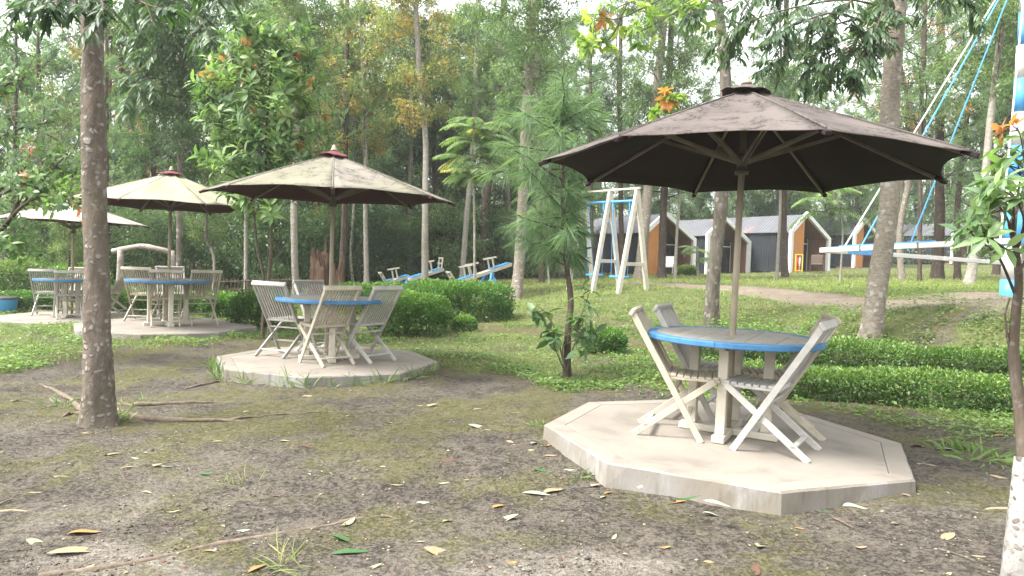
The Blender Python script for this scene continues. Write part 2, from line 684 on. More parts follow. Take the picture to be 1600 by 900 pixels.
def m_leaf(name, stops, rough=.5, transl=.3, accent=None, spec=.28):
    """leaf colour by the leaf's own tint, part of the light passing through"""
    t = NT(name).set(rough, spec)
    oi = t.n('ObjectInfo')
    tint = t.attr('tint')
    j = t.math('ADD', tint, t.math('MULTIPLY', t.math('SUBTRACT', oi.outputs['Random'], .5), .22))
    col = t.ramp(j, stops)
    if accent:
        col = t.mix(t.step(t.attr('accent'), .45, .55), col, accent)
    t.base(col)
    tr = t.n('BsdfTranslucent')
    br = t.n('Mix', data_type='RGBA', blend_type='MULTIPLY')
    br.inputs[0].default_value = 1
    t.link(col, br.inputs[6])
    br.inputs[7].default_value = (1.5, 1.7, .8, 1)
    t.link(br.outputs[2], tr.inputs['Color'])
    mx = t.n('MixShader')
    mx.inputs[0].default_value = transl
    t.link(t.b.outputs[0], mx.inputs[1])
    t.link(tr.outputs[0], mx.inputs[2])
    t.link(mx.outputs[0], t.out.inputs['Surface'])
    return t.m


MAT['leaf'] = m_leaf('forest_leaf', [(0, (.070, .115, .056)), (.5, (.12, .185, .088)), (.85, (.18, .245, .11)), (1, (.26, .30, .13))], .4, .42)
MAT['leaf_dark'] = m_leaf('dark_lance_leaf', [(0, (.035, .068, .034)), (.6, (.065, .115, .055)), (1, (.115, .175, .075))], .38, .35)
MAT['leaf_warm'] = m_leaf('leaf_with_orange_flush', [(0, (.07, .11, .05)), (.5, (.125, .175, .075)), (.9, (.22, .25, .10)), (1, (.30, .28, .11))], .45, .35, (.48, .22, .11))
MAT['leaf_yellow'] = m_leaf('yellowish_thin_leaf', [(0, (.10, .135, .06)), (.5, (.18, .21, .085)), (1, (.32, .29, .11))], .5, .4, (.42, .26, .10))
MAT['leaf_bright'] = m_leaf('fresh_bright_leaf', [(0, (.10, .19, .04)), (.5, (.20, .30, .06)), (1, (.36, .42, .10))], .4, .4, (.55, .22, .08))
MAT['leaf_gloss'] = m_leaf('glossy_broad_leaf', [(0, (.060, .115, .048)), (.6, (.115, .19, .075)), (1, (.22, .31, .12))], .42, .35, (.48, .19, .10), .32)
MAT['needle'] = m_leaf('soft_pine_needle', [(0, (.09, .155, .095)), (.5, (.14, .215, .125)), (1, (.21, .29, .145))], .45, .4)
MAT['needle_dark'] = m_leaf('dark_pine_needle', [(0, (.06, .105, .068)), (.6, (.10, .16, .10)), (1, (.15, .215, .115))], .45, .38)  # darker green needles, for one of the pine crowns
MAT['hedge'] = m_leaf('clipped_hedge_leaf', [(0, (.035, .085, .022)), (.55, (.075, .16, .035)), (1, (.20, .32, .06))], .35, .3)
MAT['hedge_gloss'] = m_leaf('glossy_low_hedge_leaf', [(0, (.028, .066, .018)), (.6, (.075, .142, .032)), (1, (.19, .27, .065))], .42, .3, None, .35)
MAT['grass'] = m_leaf('lawn_grass_blade', [(0, (.085, .13, .035)), (.5, (.18, .235, .07)), (1, (.34, .37, .14))], .6, .35, (.30, .24, .12))
MAT['weed'] = m_leaf('ground_weed_leaf', [(0, (.06, .11, .032)), (.5, (.12, .19, .055)), (1, (.22, .29, .09))], .5, .3)
MAT['frond'] = m_leaf('feathery_frond', [(0, (.075, .125, .055)), (.5, (.125, .195, .08)), (1, (.21, .28, .11))], .5, .4, (.30, .27, .10))


def m_ground():
    t = NT('trodden_earth_and_lawn').set(.95, .15)
    tc = t.n('TexCoord')
    v = tc.outputs['Object']
    n_big = t.noise(v, .55, 5, .6)
    n_mid = t.noise(v, 2.3, 6, .65, .4)
    n_fine = t.noise(v, 17, 6, .7)
    n_grit = t.noise(v, 95, 3, .7)
    n_moss = t.noise(v, 1.1, 6, .68, .3)
    n_sand = t.noise(v, .85, 6, .62, .5)
    soil = t.mix(t.step(n_mid, .35, .65), (.122, .106, .086), (.082, .071, .058))
    soil = t.mix(t.math('MULTIPLY', t.step(n_fine, .50, .60), .85), soil, (.042, .036, .030))
    soil = t.mix(t.math('MULTIPLY', t.step(n_big, .45, .65), .4), soil, (.155, .138, .115))
    n_pit = t.noise(v, 46, 5, .7, .3)
    soil = t.mix(t.math('MULTIPLY', t.step(n_pit, .53, .60), t.math('MULTIPLY', t.step(n_mid, .38, .55), .8)), soil, (.030, .025, .020))
    moss = t.mix(t.step(n_fine, .4, .65), (.120, .112, .034), (.074, .078, .026))
    sc = t.attr('moss')
    soil = t.mix(t.math('MULTIPLY', t.step(t.math('ADD', n_moss, sc), .53, .72), t.math('MULTIPLY', t.step(n_fine, .3, .55), .8)), soil, moss)
    sand = t.mix(t.step(n_grit, .4, .6), (.235, .21, .18), (.175, .155, .13))
    sn = t.math('ADD', n_sand, t.attr('sand'))
    soil = t.mix(t.math('MULTIPLY', t.step(sn, .62, .80), t.step(n_fine, .25, .6)), soil, sand)
    soil = t.mix(t.math('MULTIPLY', t.step(n_grit, .62, .72), .5), soil, (.22, .20, .17))
    soil = t.mix(t.math('MULTIPLY', t.step(n_grit, .30, .38), 0.0), soil, (.04, .035, .03))
    pathc = t.mix(t.step(n_mid, .35, .65), (.24, .195, .155), (.18, .145, .115))
    soil = t.mix(t.attr('path'), soil, pathc)
    turf = t.mix(t.step(n_mid, .3, .7), (.085, .10, .038), (.125, .14, .055))
    turf = t.mix(t.math('MULTIPLY', t.step(n_fine, .5, .7), .5), turf, (.05, .055, .026))
    turf = t.mix(t.math('MULTIPLY', t.step(n_big, .5, .72), .35), turf, (.13, .115, .06))
    litter = t.mix(t.step(n_fine, .4, .6), (.09, .07, .045), (.055, .06, .03))
    col = t.mix(t.step(t.math('ADD', t.attr('grass'), t.math('MULTIPLY', t.math('SUBTRACT', n_fine, .5), .5)), .35, .65), soil, turf)
    col = t.mix(t.attr('wood'), col, litter)
    t.base(col)
    vo = t.n('TexVoronoi')
    vo.inputs['Scale'].default_value = 11
    t.link(v, vo.inputs['Vector'])
    h = t.math('ADD', t.math('MULTIPLY', n_fine, 1.2), t.math('MULTIPLY', n_grit, .35))
    h = t.math('ADD', t.math('SUBTRACT', h, t.math('MULTIPLY', t.step(n_pit, .50, .60), .5)), t.math('MULTIPLY', n_mid, .8))
    t.bump(h, .8, .035)
    return t.m


MAT['ground'] = m_ground()


# ------------------------------------------------------------------ the ground
def axis(segments):
    out = [segments[0][0]]
    for a, b, s in segments:
        n = max(1, int(round((b - a) / s)))
        out += list(a + (b - a) * (np.arange(1, n + 1) / n))
    return np.array(out)


def build_ground():
    xs = axis([(-400, -60, 30), (-60, -20, 2.5), (-20, -9, .4), (-9, -4, .11), (-4, 5, .05), (5, 11, .09), (11, 24, .45), (24, 70, 2.5), (70, 400, 30)])
    ys = axis([(-60, -4, 4), (-4, 1.5, .5), (1.5, 7, .045), (7, 13, .075), (13, 20, .18), (20, 48, .6), (48, 100, 3), (100, 600, 40)])
    X, Y = np.meshgrid(xs, ys)
    x, y = X.ravel(), Y.ravel()
    z = terrain(x, y)
    g = grass_mask(x, y)
    # crusted mud: lumps and hoof-sized pits on the bare part
    bare = 1 - g
    near = 1 - smooth(6.5, 11, np.hypot(x, y))
    crust = noise2(x, y, .085, 31)
    z = z + bare * near * (np.where(crust > .55, .006, -.004) * smooth(.25, .6, noise2(x, y, .8, 32)))
    path = np.maximum(1 - smooth(.5, 1.3, seg_dist(x, y, TERR_PATH)), 0) * .95
    path = np.maximum(path, 1 - smooth(1.0, 2.4, np.hypot(x - 9.6, y - 13.3)))
    moss = .10 * np.exp(-((y - 6.2) / 2.0) ** 2) + .22 * (1 - smooth(.2, .9, seg_dist(x, y, MOSS_PATH)))
    moss = moss + .10 * smooth(7.5, 9, y) + .06 * noise2(x, y, 1.9, 41)
    sand = .16 * np.exp(-(((x + 2.8) / .9) ** 2 + ((y - 3.9) / .9) ** 2)) + .12 * np.exp(-((y - 2.9) / .5) ** 2)
    sand = sand + .18 * np.exp(-(((x - .3) / 1.0) ** 2 + ((y - 3.1) / .4) ** 2)) - .08 * smooth(4.5, 6.5, y)
    sand = sand + .14 * np.exp(-(((x + 1.9) / .5) ** 2 + ((y - 3.2) / .4) ** 2)) - .05
    edge = np.where(x > 0, 26 + .9 * x, 27 + .2 * x)
    wood = smooth(0, 5, y - edge) * (1 - smooth(4, 9, x) * (1 - smooth(46, 52, y)))
    n, m = len(ys), len(xs)
    i = np.arange(n - 1)[:, None] * m + np.arange(m - 1)[None]
    i = i.ravel()
    f = np.stack([i, i + 1, i + m + 1, i + m], 1)
    me = mesh_np('ground', np.stack([x, y, z], 1), f, MAT['ground'], {'grass': g * (1 - .55 * (1 - smooth(13.5, 18, y)) * smooth(.3, .6, noise2(x, y, .6, 61))), 'path': path, 'moss': moss, 'sand': sand, 'wood': wood}, True)
    return struct(obj('ground', me))


build_ground()


# ------------------------------------------------------------------ slabs, tables, chairs, umbrellas
def tilt_rot(rz, tx, ty):
    """rotation: turn rz, then lean so that +x falls by tx and +y rises by ty"""
    return (Matrix.Rotation(tx, 3, 'Y') @ Matrix.Rotation(ty, 3, 'X') @ Matrix.Rotation(rz, 3, 'Z')).to_euler()


def build_slab(loc, rz, tilt, R, depth, label):
    t = thing('concrete_slab', label, 'slab', loc, tilt_rot(rz, *tilt), 'octagonal slabs under the tables')
    t['kind'] = 'thing'
    th = np.arange(8) * PI / 4
    c = np.stack([np.cos(th), np.sin(th)], 1)
    ri = R - .155
    # body with skirt: uneven lower edge, roughly chamfered top edge
    rng = random.Random(int(R * 1000) + int(loc[0] * 10))
    mb = MB()
    rows = [(R + .012, -depth), (R + .006, -depth * .5), (R, -.012), (R - .012, 0)]
    nseg = 8
    V, per = [], 8 * nseg
    for r, z in rows:
        for k in range(8):
            for s in range(nseg):
                p = c[k] * (1 - s / nseg) + c[(k + 1) % 8] * (s / nseg)
                j = rng.uniform(-.006, .006) if z not in (0, -.012) else rng.uniform(-.0018, .0018)
                V.append((*(p * (r + j)), z + (rng.uniform(-.0015, .0015) if z > -.02 else 0)))
    F = []
    for a in range(len(rows) - 1):
        for j in range(per):
            k = (j + 1) % per
            F.append((a * per + j, a * per + k, (a + 1) * per + k, (a + 1) * per + j))
    mb.add(V, F)
    mb.build('skirt', MAT['concrete_side'], t)
    for k in range(8):
        a, b = c[k], c[(k + 1) % 8]
        g = .0022
        d = (b - a) / np.linalg.norm(b - a)
        q = [a * (R - .012), b * (R - .012), b * (ri + g), a * (ri + g)]
        mb = MB()
        top = [(*p, 0.0) for p in q]
        bot = [(*p, -.02) for p in q]
        mb.add(top + bot, [(0, 1, 2, 3), (3, 2, 6, 7), (0, 3, 7, 4), (1, 5, 6, 2)])
        mb.build('border_strip', MAT['concrete'], t)
    mb = MB()
    top = [(*(p * (ri - .0022)), -.001) for p in c]
    bot = [(*(p * (ri - .0022)), -.02) for p in c]
    mb.add(top + bot, [tuple(range(8))] + [(k, k + 8, (k + 1) % 8 + 8, (k + 1) % 8) for k in range(8)])
    mb.build('centre_panel', MAT['concrete'], t)
    return t


_chair = {}


def chair_parts():
    """folding slatted garden chair, facing +x, feet on z = 0"""
    if _chair:
        return _chair
    w = .225
    def side(s):
        y = s * w
        up = MB().bar((.255, y, -.004), (-.275, y, .895), .020, .045, (1, 0, .5), bev=.003)
        y2 = s * (w - .022)
        lg = MB().bar((-.235, y2, -.003), (.325, y2, .435), .020, .045, (1, 0, .5), bev=.003)
        return up, lg
    up, lg = side(1)
    _chair['upright+'] = up.mesh('upright', MAT['chair'])
    _chair['leg+'] = lg.mesh('leg', MAT['chair'])
    up, lg = side(-1)
    _chair['upright-'] = up.mesh('upright', MAT['chair'])
    _chair['leg-'] = lg.mesh('leg', MAT['chair'])
    _chair['top_rail'] = MB().bar((-.272, -w - .022, .892), (-.272, w + .022, .892), .032, .062, (.5, 0, .86), bev=.008).mesh('top_rail', MAT['chair'])
    _chair['lower_rail'] = MB().bar((-.006, -w + .012, .440), (-.006, w - .012, .440), .022, .040, (.5, 0, .86), bev=.003).mesh('lower_rail', MAT['chair'])
    _chair['back_slat'] = MB().bar((-.010, 0, .452), (-.262, 0, .872), .020, .010, (.86, 0, .5), bev=.002).mesh('back_slat', MAT['chair'])
    _chair['seat_slat'] = MB().box((-.021, -w + .046, -.009), (.021, w - .046, .009), bev=.003).mesh('seat_slat', MAT['chair'])
    _chair['seat_rail'] = MB().box((-.03, -.011, -.02), (.36, .011, .0), bev=.003).mesh('seat_rail', MAT['chair'])
    _chair['stretcher'] = MB().box((-.018, -w + .012, -.009), (.018, w - .012, .009), bev=.003).mesh('stretcher', MAT['chair'])
    return _chair


CHAIR0 = None


def build_chair(p, yaw, label, tilt=(0, 0), grey=False, scale=1.0):
    global CHAIR0
    loc = tuple(float(c) for c in p)
    rot = tilt_rot(yaw, *tilt)
    grp = 'folding chairs round the tables'
    if CHAIR0 is None:
        C = chair_parts()
        t = thing('folding_chair', label, 'chair', loc, rot, grp)
        for k in '+-':
            obj('upright', C['upright' + k], t)
            obj('leg', C['leg' + k], t)
        obj('top_rail', C['top_rail'], t)
        obj('lower_rail', C['lower_rail'], t)
        for i in range(11):
            obj('back_slat', C['back_slat'], t, (0, -.185 + .037 * i, 0))
        for i in range(7):
            obj('seat_slat', C['seat_slat'], t, (.035 + .0495 * i, 0, .452 - .006 * math.sin(i / 6 * PI)))
        for s in (-1, 1):
            obj('seat_rail', C['seat_rail'], t, (0, s * .168, .442))
        obj('stretcher', C['stretcher'], t, (.155, 0, .165))
        obj('stretcher', C['stretcher'], t, (-.135, 0, .08))
        obj('stretcher', C['stretcher'], t, (.05, 0, .345))
        CHAIR0 = t
    else:
        t = copy_tree(CHAIR0)
        t.location, t.rotation_euler = loc, rot
        t['label'] = label
    t.scale = (scale,) * 3
    if grey:
        for ch in t.children:
            ch.material_slots[0].link = 'OBJECT'
            ch.material_slots[0].material = MAT['chair_grey']
    else:
        for ch in t.children:
            ch.material_slots[0].link = 'OBJECT'
            ch.material_slots[0].material = MAT['chair']
    return t


TABLE0 = None
TR, TH = .64, .745


def build_table(p, yaw, tilt, label):
    global TABLE0
    loc, rot = tuple(float(c) for c in p), tilt_rot(yaw, *tilt)
    if TABLE0 is not None:
        t = copy_tree(TABLE0)
        t.location, t.rotation_euler, t['label'] = loc, rot, label
        return t
    t = TABLE0 = thing('garden_table', label, 'table', loc, rot, 'round tables with blue rims')
    ri = TR - .075
    nb, bw = 11, 2 * ri / 11
    for i in range(nb):                                     # boards, each cut round at the rim
        y0, y1 = -ri + i * bw + .0015, -ri + (i + 1) * bw - .0015
        pts = []
        ysamp = np.linspace(y0, y1, 5)
        xr = np.sqrt(np.maximum((ri - .002) ** 2 - ysamp ** 2, 1e-5))
        pts = [(x, y) for x, y in zip(xr, ysamp)] + [(-x, y) for x, y in zip(xr[::-1], ysamp[::-1])]
        n = len(pts)
        dz = random.uniform(-.001, .001)
        V = [(*q, TH + dz) for q in pts] + [(*q, TH - .024) for q in pts]
        MB().add(V, [tuple(range(n)), tuple(range(2 * n - 1, n - 1, -1))] + [(k, k + n, (k + 1) % n + n, (k + 1) % n) for k in range(n)]).build('board', MAT['tabletop'], t)
    for k in range(8):                                      # blue rim in eight curved pieces
        a = np.linspace(k * PI / 4 + .002, (k + 1) * PI / 4 - .002, 9)
        V = []
        prof = [(ri, TH + .001), (TR - .006, TH + .001), (TR, TH - .006), (TR, TH - .034), (TR - .005, TH - .04), (ri, TH - .04)]
        for an in a:
            V += [(r * math.cos(an), r * math.sin(an), z) for r, z in prof]
        F = []
        for s in range(8):
            for j in range(6):
                j2 = (j + 1) % 6
                F.append((s * 6 + j, s * 6 + j2, (s + 1) * 6 + j2, (s + 1) * 6 + j))
        F += [(5, 4, 3, 2, 1, 0), tuple(48 + j for j in range(6))]
        MB().add(V, F).build('rim_piece', MAT['blue'], t)
    for s in (-1, 1):
        MB().box((-.36, s * .02 - .035, TH - .085), (.36, s * .02 + .035, TH - .041) if False else (.36, s * .02 + .035, TH - .041)).build('cross_rail', MAT['cream'], t) if s > 0 else None
        MB().box((-.035, -.36 if s < 0 else .06, TH - .084), (.035, -.02 if s < 0 else .36, TH - .042)).build('cross_rail', MAT['cream'], t)
    for k in range(4):
        a = k * PI / 2
        dx, dy = math.cos(a), math.sin(a)
        cx, cy = .27 * dx, .27 * dy
        MB().box((cx - .034, cy - .034, .055), (cx + .034, cy + .034, TH - .086), bev=.004).build('leg', MAT['cream'], t)
        R = np.array([[dx, -dy, 0], [dy, dx, 0], [0, 0, 1]])
        MB().obox((.195 * dx, .195 * dy, .027), (.165, .045, .026), R, bev=.006).build('foot', MAT['cream'], t)
    return t


def build_umbrella(p, yaw, tilt, mats, label, R=1.60, zr=2.02, zt=2.66, cap='self'):
    """market parasol; p is where the pole meets the slab"""
    t = thing('patio_umbrella', label, 'umbrella', p, tilt_rot(yaw, *tilt), 'umbrellas over the tables')
    top, lin, ribm = mats
    MB().tube([(0, 0, .03), (0, 0, 1.2), (0, 0, zt - .03)], [.024, .024, .023], 14).build('pole', MAT['pole'], t, True)
    prof = [(.026, -.10), (.05, -.095), (.052, -.07), (.036, -.06), (.036, -.02), (.058, -.01), (.06, .03), (.045, .05), (.026, .055)]
    zh = zt - .52
    V = []
    n = 16
    for r, z in prof:
        V += [(r * math.cos(2 * PI * k / n), r * math.sin(2 * PI * k / n), zh + z) for k in range(n)]
    F = [(i * n + k, i * n + (k + 1) % n, (i + 1) * n + (k + 1) % n, (i + 1) * n + k) for i in range(len(prof) - 1) for k in range(n)]
    MB().add(V, F).build('runner_hub', MAT['hub'], t, True)
    V = []
    prof2 = [(.024, -.07), (.05, -.06), (.055, -.02), (.03, 0)]
    for r, z in prof2:
        V += [(r * math.cos(2 * PI * k / n), r * math.sin(2 * PI * k / n), zt - .05 + z) for k in range(n)]
    F = [(i * n + k, i * n + (k + 1) % n, (i + 1) * n + (k + 1) % n, (i + 1) * n + k) for i in range(len(prof2) - 1) for k in range(n)]
    MB().add(V, F).build('crown_hub', MAT['hub'], t, True)
    V, F = [], []
    prof3 = [(.0, .075), (.016, .07), (.026, .05), (.028, .03), (.04, .022), (.042, .005), (.0, .0)]
    for r, z in prof3:
        V += [(r * math.cos(2 * PI * k / n) + 1e-5 * k, r * math.sin(2 * PI * k / n), zt + .048 + z) for k in range(n)]
    F = [(i * n + k, i * n + (k + 1) % n, (i + 1) * n + (k + 1) % n, (i + 1) * n + k) for i in range(len(prof3) - 1) for k in range(n)]
    MB().add(V, F).build('finial', MAT['pole'], t, True)
    rng = random.Random(int(abs(p[0]) * 997))

    def surf(u, f):
        """u along the radius 0..1, f across a panel 0..1 between its two ribs -> point (local angle by f)"""
        r = R * u
        z = zt - (zt - zr) * (u ** 1.05)
        return r, z

    nu, nf = 12, 10
    for k in range(8):
        a0, a1 = k * PI / 4, (k + 1) * PI / 4
        V = []
        for layer in (0, 1):
            for i in range(nu + 1):
                u = .05 + .95 * i / nu
                r, z = surf(u, 0)
                A = np.array([r * math.cos(a0), r * math.sin(a0)])
                B = np.array([r * math.cos(a1), r * math.sin(a1)])
                for j in range(nf + 1):
                    f = j / nf
                    q = A * (1 - f) + B * f
                    bow = 4 * f * (1 - f)
                    q = q * (1 - .055 * bow * u ** 5)              # hem curves in between the rib tips
                    zz = z - (.030 + .006 * math.sin(k * 2.1)) * bow * math.sin(PI * u) + .020 * bow * u ** 4 + .004 * math.sin(9 * f + 5 * u + k) * u
                    V.append((q[0], q[1], zz + (.006 if layer == 0 else 0)))
        m = (nu + 1) * (nf + 1)
        F, mi = [], []
        for layer in (0, 1):
            for i in range(nu):
                for j in range(nf):
                    b = layer * m + i * (nf + 1) + j
                    F.append((b, b + 1, b + nf + 2, b + nf + 1))
                    mi.append(layer)
        for i in range(nu):                                     # edges
            for j in (0, nf):
                b = i * (nf + 1) + j
                F.append((b, b + nf + 1, b + nf + 1 + m, b + m))
                mi.append(0)
        for j in range(nf):
            b = nu * (nf + 1) + j
            F.append((b, b + 1, b + 1 + m, b + m))
            mi.append(0)
        mb = MB()
        mb.add(V, F)
        mb.mi = mi
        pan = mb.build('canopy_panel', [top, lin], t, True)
        # seam over the rib
        sv = [(surf(u, 0)[0] * math.cos(a0), surf(u, 0)[0] * math.sin(a0), surf(u, 0)[1] + .0075) for u in np.linspace(.06, .995, 9)]
        MB().tube(sv, [.006] * 9, 6).build('seam', top, pan)
        tip = surf(1.0, 0)
        MB().obox((tip[0] * math.cos(a0) * .985, tip[0] * math.sin(a0) * .985, tip[1] - .006), (.05, .018, .014),
                  np.array(Matrix.Rotation(a0, 3, 'Z') @ Matrix.Rotation(math.atan2(zt - zr, R), 3, 'Y')), bev=.004).build('rib_pocket', lin, pan)
        ca, sa = math.cos(a0), math.sin(a0)
        pr = []
        for u in (.03, .5, .985):
            r, z = surf(u, 0)
            pr.append((r, z - .018))
        for q0, q1 in ((pr[0], pr[1]), (pr[1], pr[2])):
            MB().bar((q0[0] * ca, q0[0] * sa, q0[1]), (q1[0] * ca, q1[0] * sa, q1[1]), .018, .026, bev=.003).build('rib', ribm, t)
        r, z = surf(.47, 0)
        for s in (-1, 1):
            off = np.array([-sa, ca, 0]) * .013 * s
            MB().bar(np.array((.05 * ca, .05 * sa, zh)) + off, np.array((r * ca, r * sa, z - .035)) + off, .008, .026, bev=.002).build('strut', ribm, t)
    # vent cap, flapping over the top
    V, F = [], []
    nr, na = 4, 32
    for i in range(nr + 1):
        for k in range(na):
            a = 2 * PI * k / na
            rr = .03 + .155 * i / nr
            rr *= 1 - .06 * abs(math.sin(4 * a)) * i / nr
            zz = zt + .050 - (rr - .03) * .40 + (.008 * math.sin(3 * a + 1) + .012 * math.sin(2 * a + yaw * 3) + .006 * abs(math.sin(4 * a))) * (i / nr) ** 2
            V.append((rr * math.cos(a), rr * math.sin(a), zz))
    for i in range(nr):
        for k in range(na):
            k2 = (k + 1) % na
            F.append((i * na + k, i * na + k2, (i + 1) * na + k2, (i + 1) * na + k))
    me = MB().add(V, F).mesh('vent_cap', [MAT['red_cloth'] if cap == 'red' else top, lin], True)
    vc = obj('vent_cap', me, t)
    md = vc.modifiers.new('thickness', 'SOLIDIFY')
    md.thickness = .005
    return t


Z1, Z2, Z3, Z4 = .121, .110, .15, .02
S1 = np.array([1.601, 5.241, Z1])
S2 = np.array([-2.206, 8.535, Z2])
S3 = G(262, 507.5, Z3)
S4 = G(112, 494.5, Z4)
TL1, TL2, TL3, TL4 = (.0187, -.0015), (.0107, -.0039), (.012, 0), (.0, 0)
build_slab(S1, 3.1022, TL1, 1.33, .30, 'large pale octagonal concrete slab under the brown umbrella')
build_slab(S2, 3.2133, TL2, 1.33, .30, 'octagonal concrete slab with weeds along its front, under the mildewed umbrella')
build_slab(S3, .2, TL3, 1.40, .30, 'octagonal concrete slab right behind the lichen-spotted trunk')
build_slab(S4, .3, TL4, 1.42, .30, 'thin octagonal concrete slab under the bleached pale umbrella')
P1, P2, P3, P4 = S1 + (.045, .0, 0), S2 + (.0, 0, 0), S3 + (.0, 0, 0), S4 + (.0, 0, 0)
build_table(P1, math.radians(62), TL1, 'round slatted table with bright blue rim on the largest slab')
build_table(P2, math.radians(20), TL2, 'round blue-rimmed table under the mildewed beige umbrella')
build_table(P3, math.radians(35), TL3, 'round blue-rimmed table under the mossy cream umbrella')
build_table(P4, math.radians(10), TL4, 'small-looking blue-rimmed table under the bleached pale umbrella')
R_ = math.radians


def slabz(S, tl, p):
    return S[2] - (p[0] - S[0]) * tl[0] + (p[1] - S[1]) * tl[1]


def chair_on(S, tl, px, py, yaw, label, grey=False):
    p = G(px, py, S[2])
    p[2] = slabz(S, tl, p) + .002
    build_chair(p, R_(yaw), label, tl, grey)


chair_on(S1, TL1, 1042, 676, -17, 'off-white slatted folding chair on the biggest slab, front one left of its table')
chair_on(S1, TL1, 1078, 652, -26, 'greyish folding chair on the biggest slab, tucked behind another left of the table', True)
chair_on(S1, TL1, 1216, 702, 147, 'whitish folding chair on the biggest slab, front one right of its table', True)
chair_on(S1, TL1, 1228, 672, 168, 'cream folding chair on the biggest slab, hidden behind another right of the table')
chair_on(S2, TL2, 440, 556, 70, 'greyish folding chair left of the table under the mildewed umbrella', True)
chair_on(S2, TL2, 513, 568, 136, 'cream folding chair, back to the camera, under the mildewed umbrella')
chair_on(S2, TL2, 578, 562, 146, 'greyish folding chair right of the table under the mildewed umbrella', True)
chair_on(S2, TL2, 500, 549, -36, 'grey folding chair on the far side of the table under the mildewed umbrella', True)
chair_on(S3, TL3, 222, 501, 96, 'cream folding chair left of the table under the mossy cream umbrella')
chair_on(S3, TL3, 258, 509, 118, 'cream folding chair, back to the camera, under the mossy cream umbrella')
chair_on(S3, TL3, 315, 506, 128, 'cream folding chair right of the table under the mossy cream umbrella')
chair_on(S3, TL3, 268, 497, -56, 'greyish folding chair on the far side of the table under the mossy cream umbrella', True)
chair_on(S4, TL4, 73, 492, 110, 'greyish folding chair left of the table under the bleached umbrella', True)
chair_on(S4, TL4, 107, 497, 126, 'greyish folding chair, back to the camera, under the bleached umbrella', True)
chair_on(S4, TL4, 118, 485, -80, 'cream folding chair on the far side of the table under the bleached umbrella')
chair_on(S4, TL4, 180, 490, 184, 'cream folding chair in profile just right of the lichen-spotted trunk')
RIBM = MAT['rib']
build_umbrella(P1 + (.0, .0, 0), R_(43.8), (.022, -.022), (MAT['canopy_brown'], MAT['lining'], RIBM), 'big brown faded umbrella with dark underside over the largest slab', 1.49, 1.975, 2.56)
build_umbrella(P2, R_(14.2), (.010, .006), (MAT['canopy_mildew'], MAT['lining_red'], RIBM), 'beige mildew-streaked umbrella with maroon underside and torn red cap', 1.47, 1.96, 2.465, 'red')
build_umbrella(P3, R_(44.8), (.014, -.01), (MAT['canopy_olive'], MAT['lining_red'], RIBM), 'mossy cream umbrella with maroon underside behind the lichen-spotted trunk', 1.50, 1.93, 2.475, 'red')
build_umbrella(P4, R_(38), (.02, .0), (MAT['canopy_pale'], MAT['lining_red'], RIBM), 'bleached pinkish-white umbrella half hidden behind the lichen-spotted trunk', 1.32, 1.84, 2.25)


# ------------------------------------------------------------------ the playground and the cabins
def bar_obj(name, p, q, w, t, m, parent, up=(0, 0, 1), bev=.004):
    return MB().bar(p, q, w, t, up, 0, bev).build(name, m, parent)


def m_cladding():
    t = NT('charcoal_corrugated_sheet').set(.6, .25)
    v = t.coords('Object')
    n = t.noise(v, 1.5, 4)
    t.base(t.mix(t.step(n, .35, .7), (.024, .027, .033), (.036, .04, .047)))
    return t.m


def m_roof():
    t = NT('grey_metal_roof_sheet').set(.6, .3)
    v = t.coords('Object')
    n = t.noise(v, .9, 5, .65)
    col = t.mix(t.step(n, .3, .6), (.085, .088, .098), (.115, .118, .13))
    col = t.mix(t.math('MULTIPLY', t.step(t.noise(v, .6, 5), .58, .72), .6), col, (.26, .15, .11))
    t.base(col)
    return t.m


def m_wood(name, a, b):
    t = NT(name).set(.6, .3)
    v = t.coords('Object', (1, 1, .15))
    n = t.noise(v, 12, 5, .6)
    t.base(t.mix(t.step(n, .35, .65), a, b))
    return t.m


def m_glass():
    t = NT('dark_window_glass').set(.08, .5)
    v = t.coords('Object')
    t.base(t.mix(t.step(t.noise(v, 2.0, 3), .4, .6), (.020, .024, .026), (.045, .05, .05)))
    return t.m


MAT['cabin_white'] = paint('cabin_trim_white', (.72, .72, .71), (.66, .66, .65), (.4, .4, .38), .4, 3, .5)
MAT['clad'] = m_cladding()
MAT['roof'] = m_roof()
MAT['orange_wood'] = m_wood('orange_stained_boards', (.52, .22, .06), (.43, .175, .05))
MAT['brown_wood'] = m_wood('brown_stained_boards', (.24, .13, .085), (.19, .10, .065))
MAT['glass'] = m_glass()
MAT['yellow'] = paint('yellow_paint', (.62, .45, .06), (.55, .40, .05), (.3, .2, .05), .4, 6)
MAT['red'] = paint('red_paint', (.50, .045, .05), (.42, .04, .045), (.2, .04, .04), .4, 6)
MAT['rattan'] = paint('brown_rattan', (.10, .075, .055), (.07, .05, .04), (.07, .05, .04), .6, 20)
MAT['cushion'] = paint('pale_cushion', (.55, .55, .55), (.48, .48, .48), (.3, .3, .3), .3, 6, .9)

FW, PKX, HL, HP, HR = 3.3, 1.25, 2.25, 3.2, 1.95          # facade width, peak position, left eave, peak, right eave


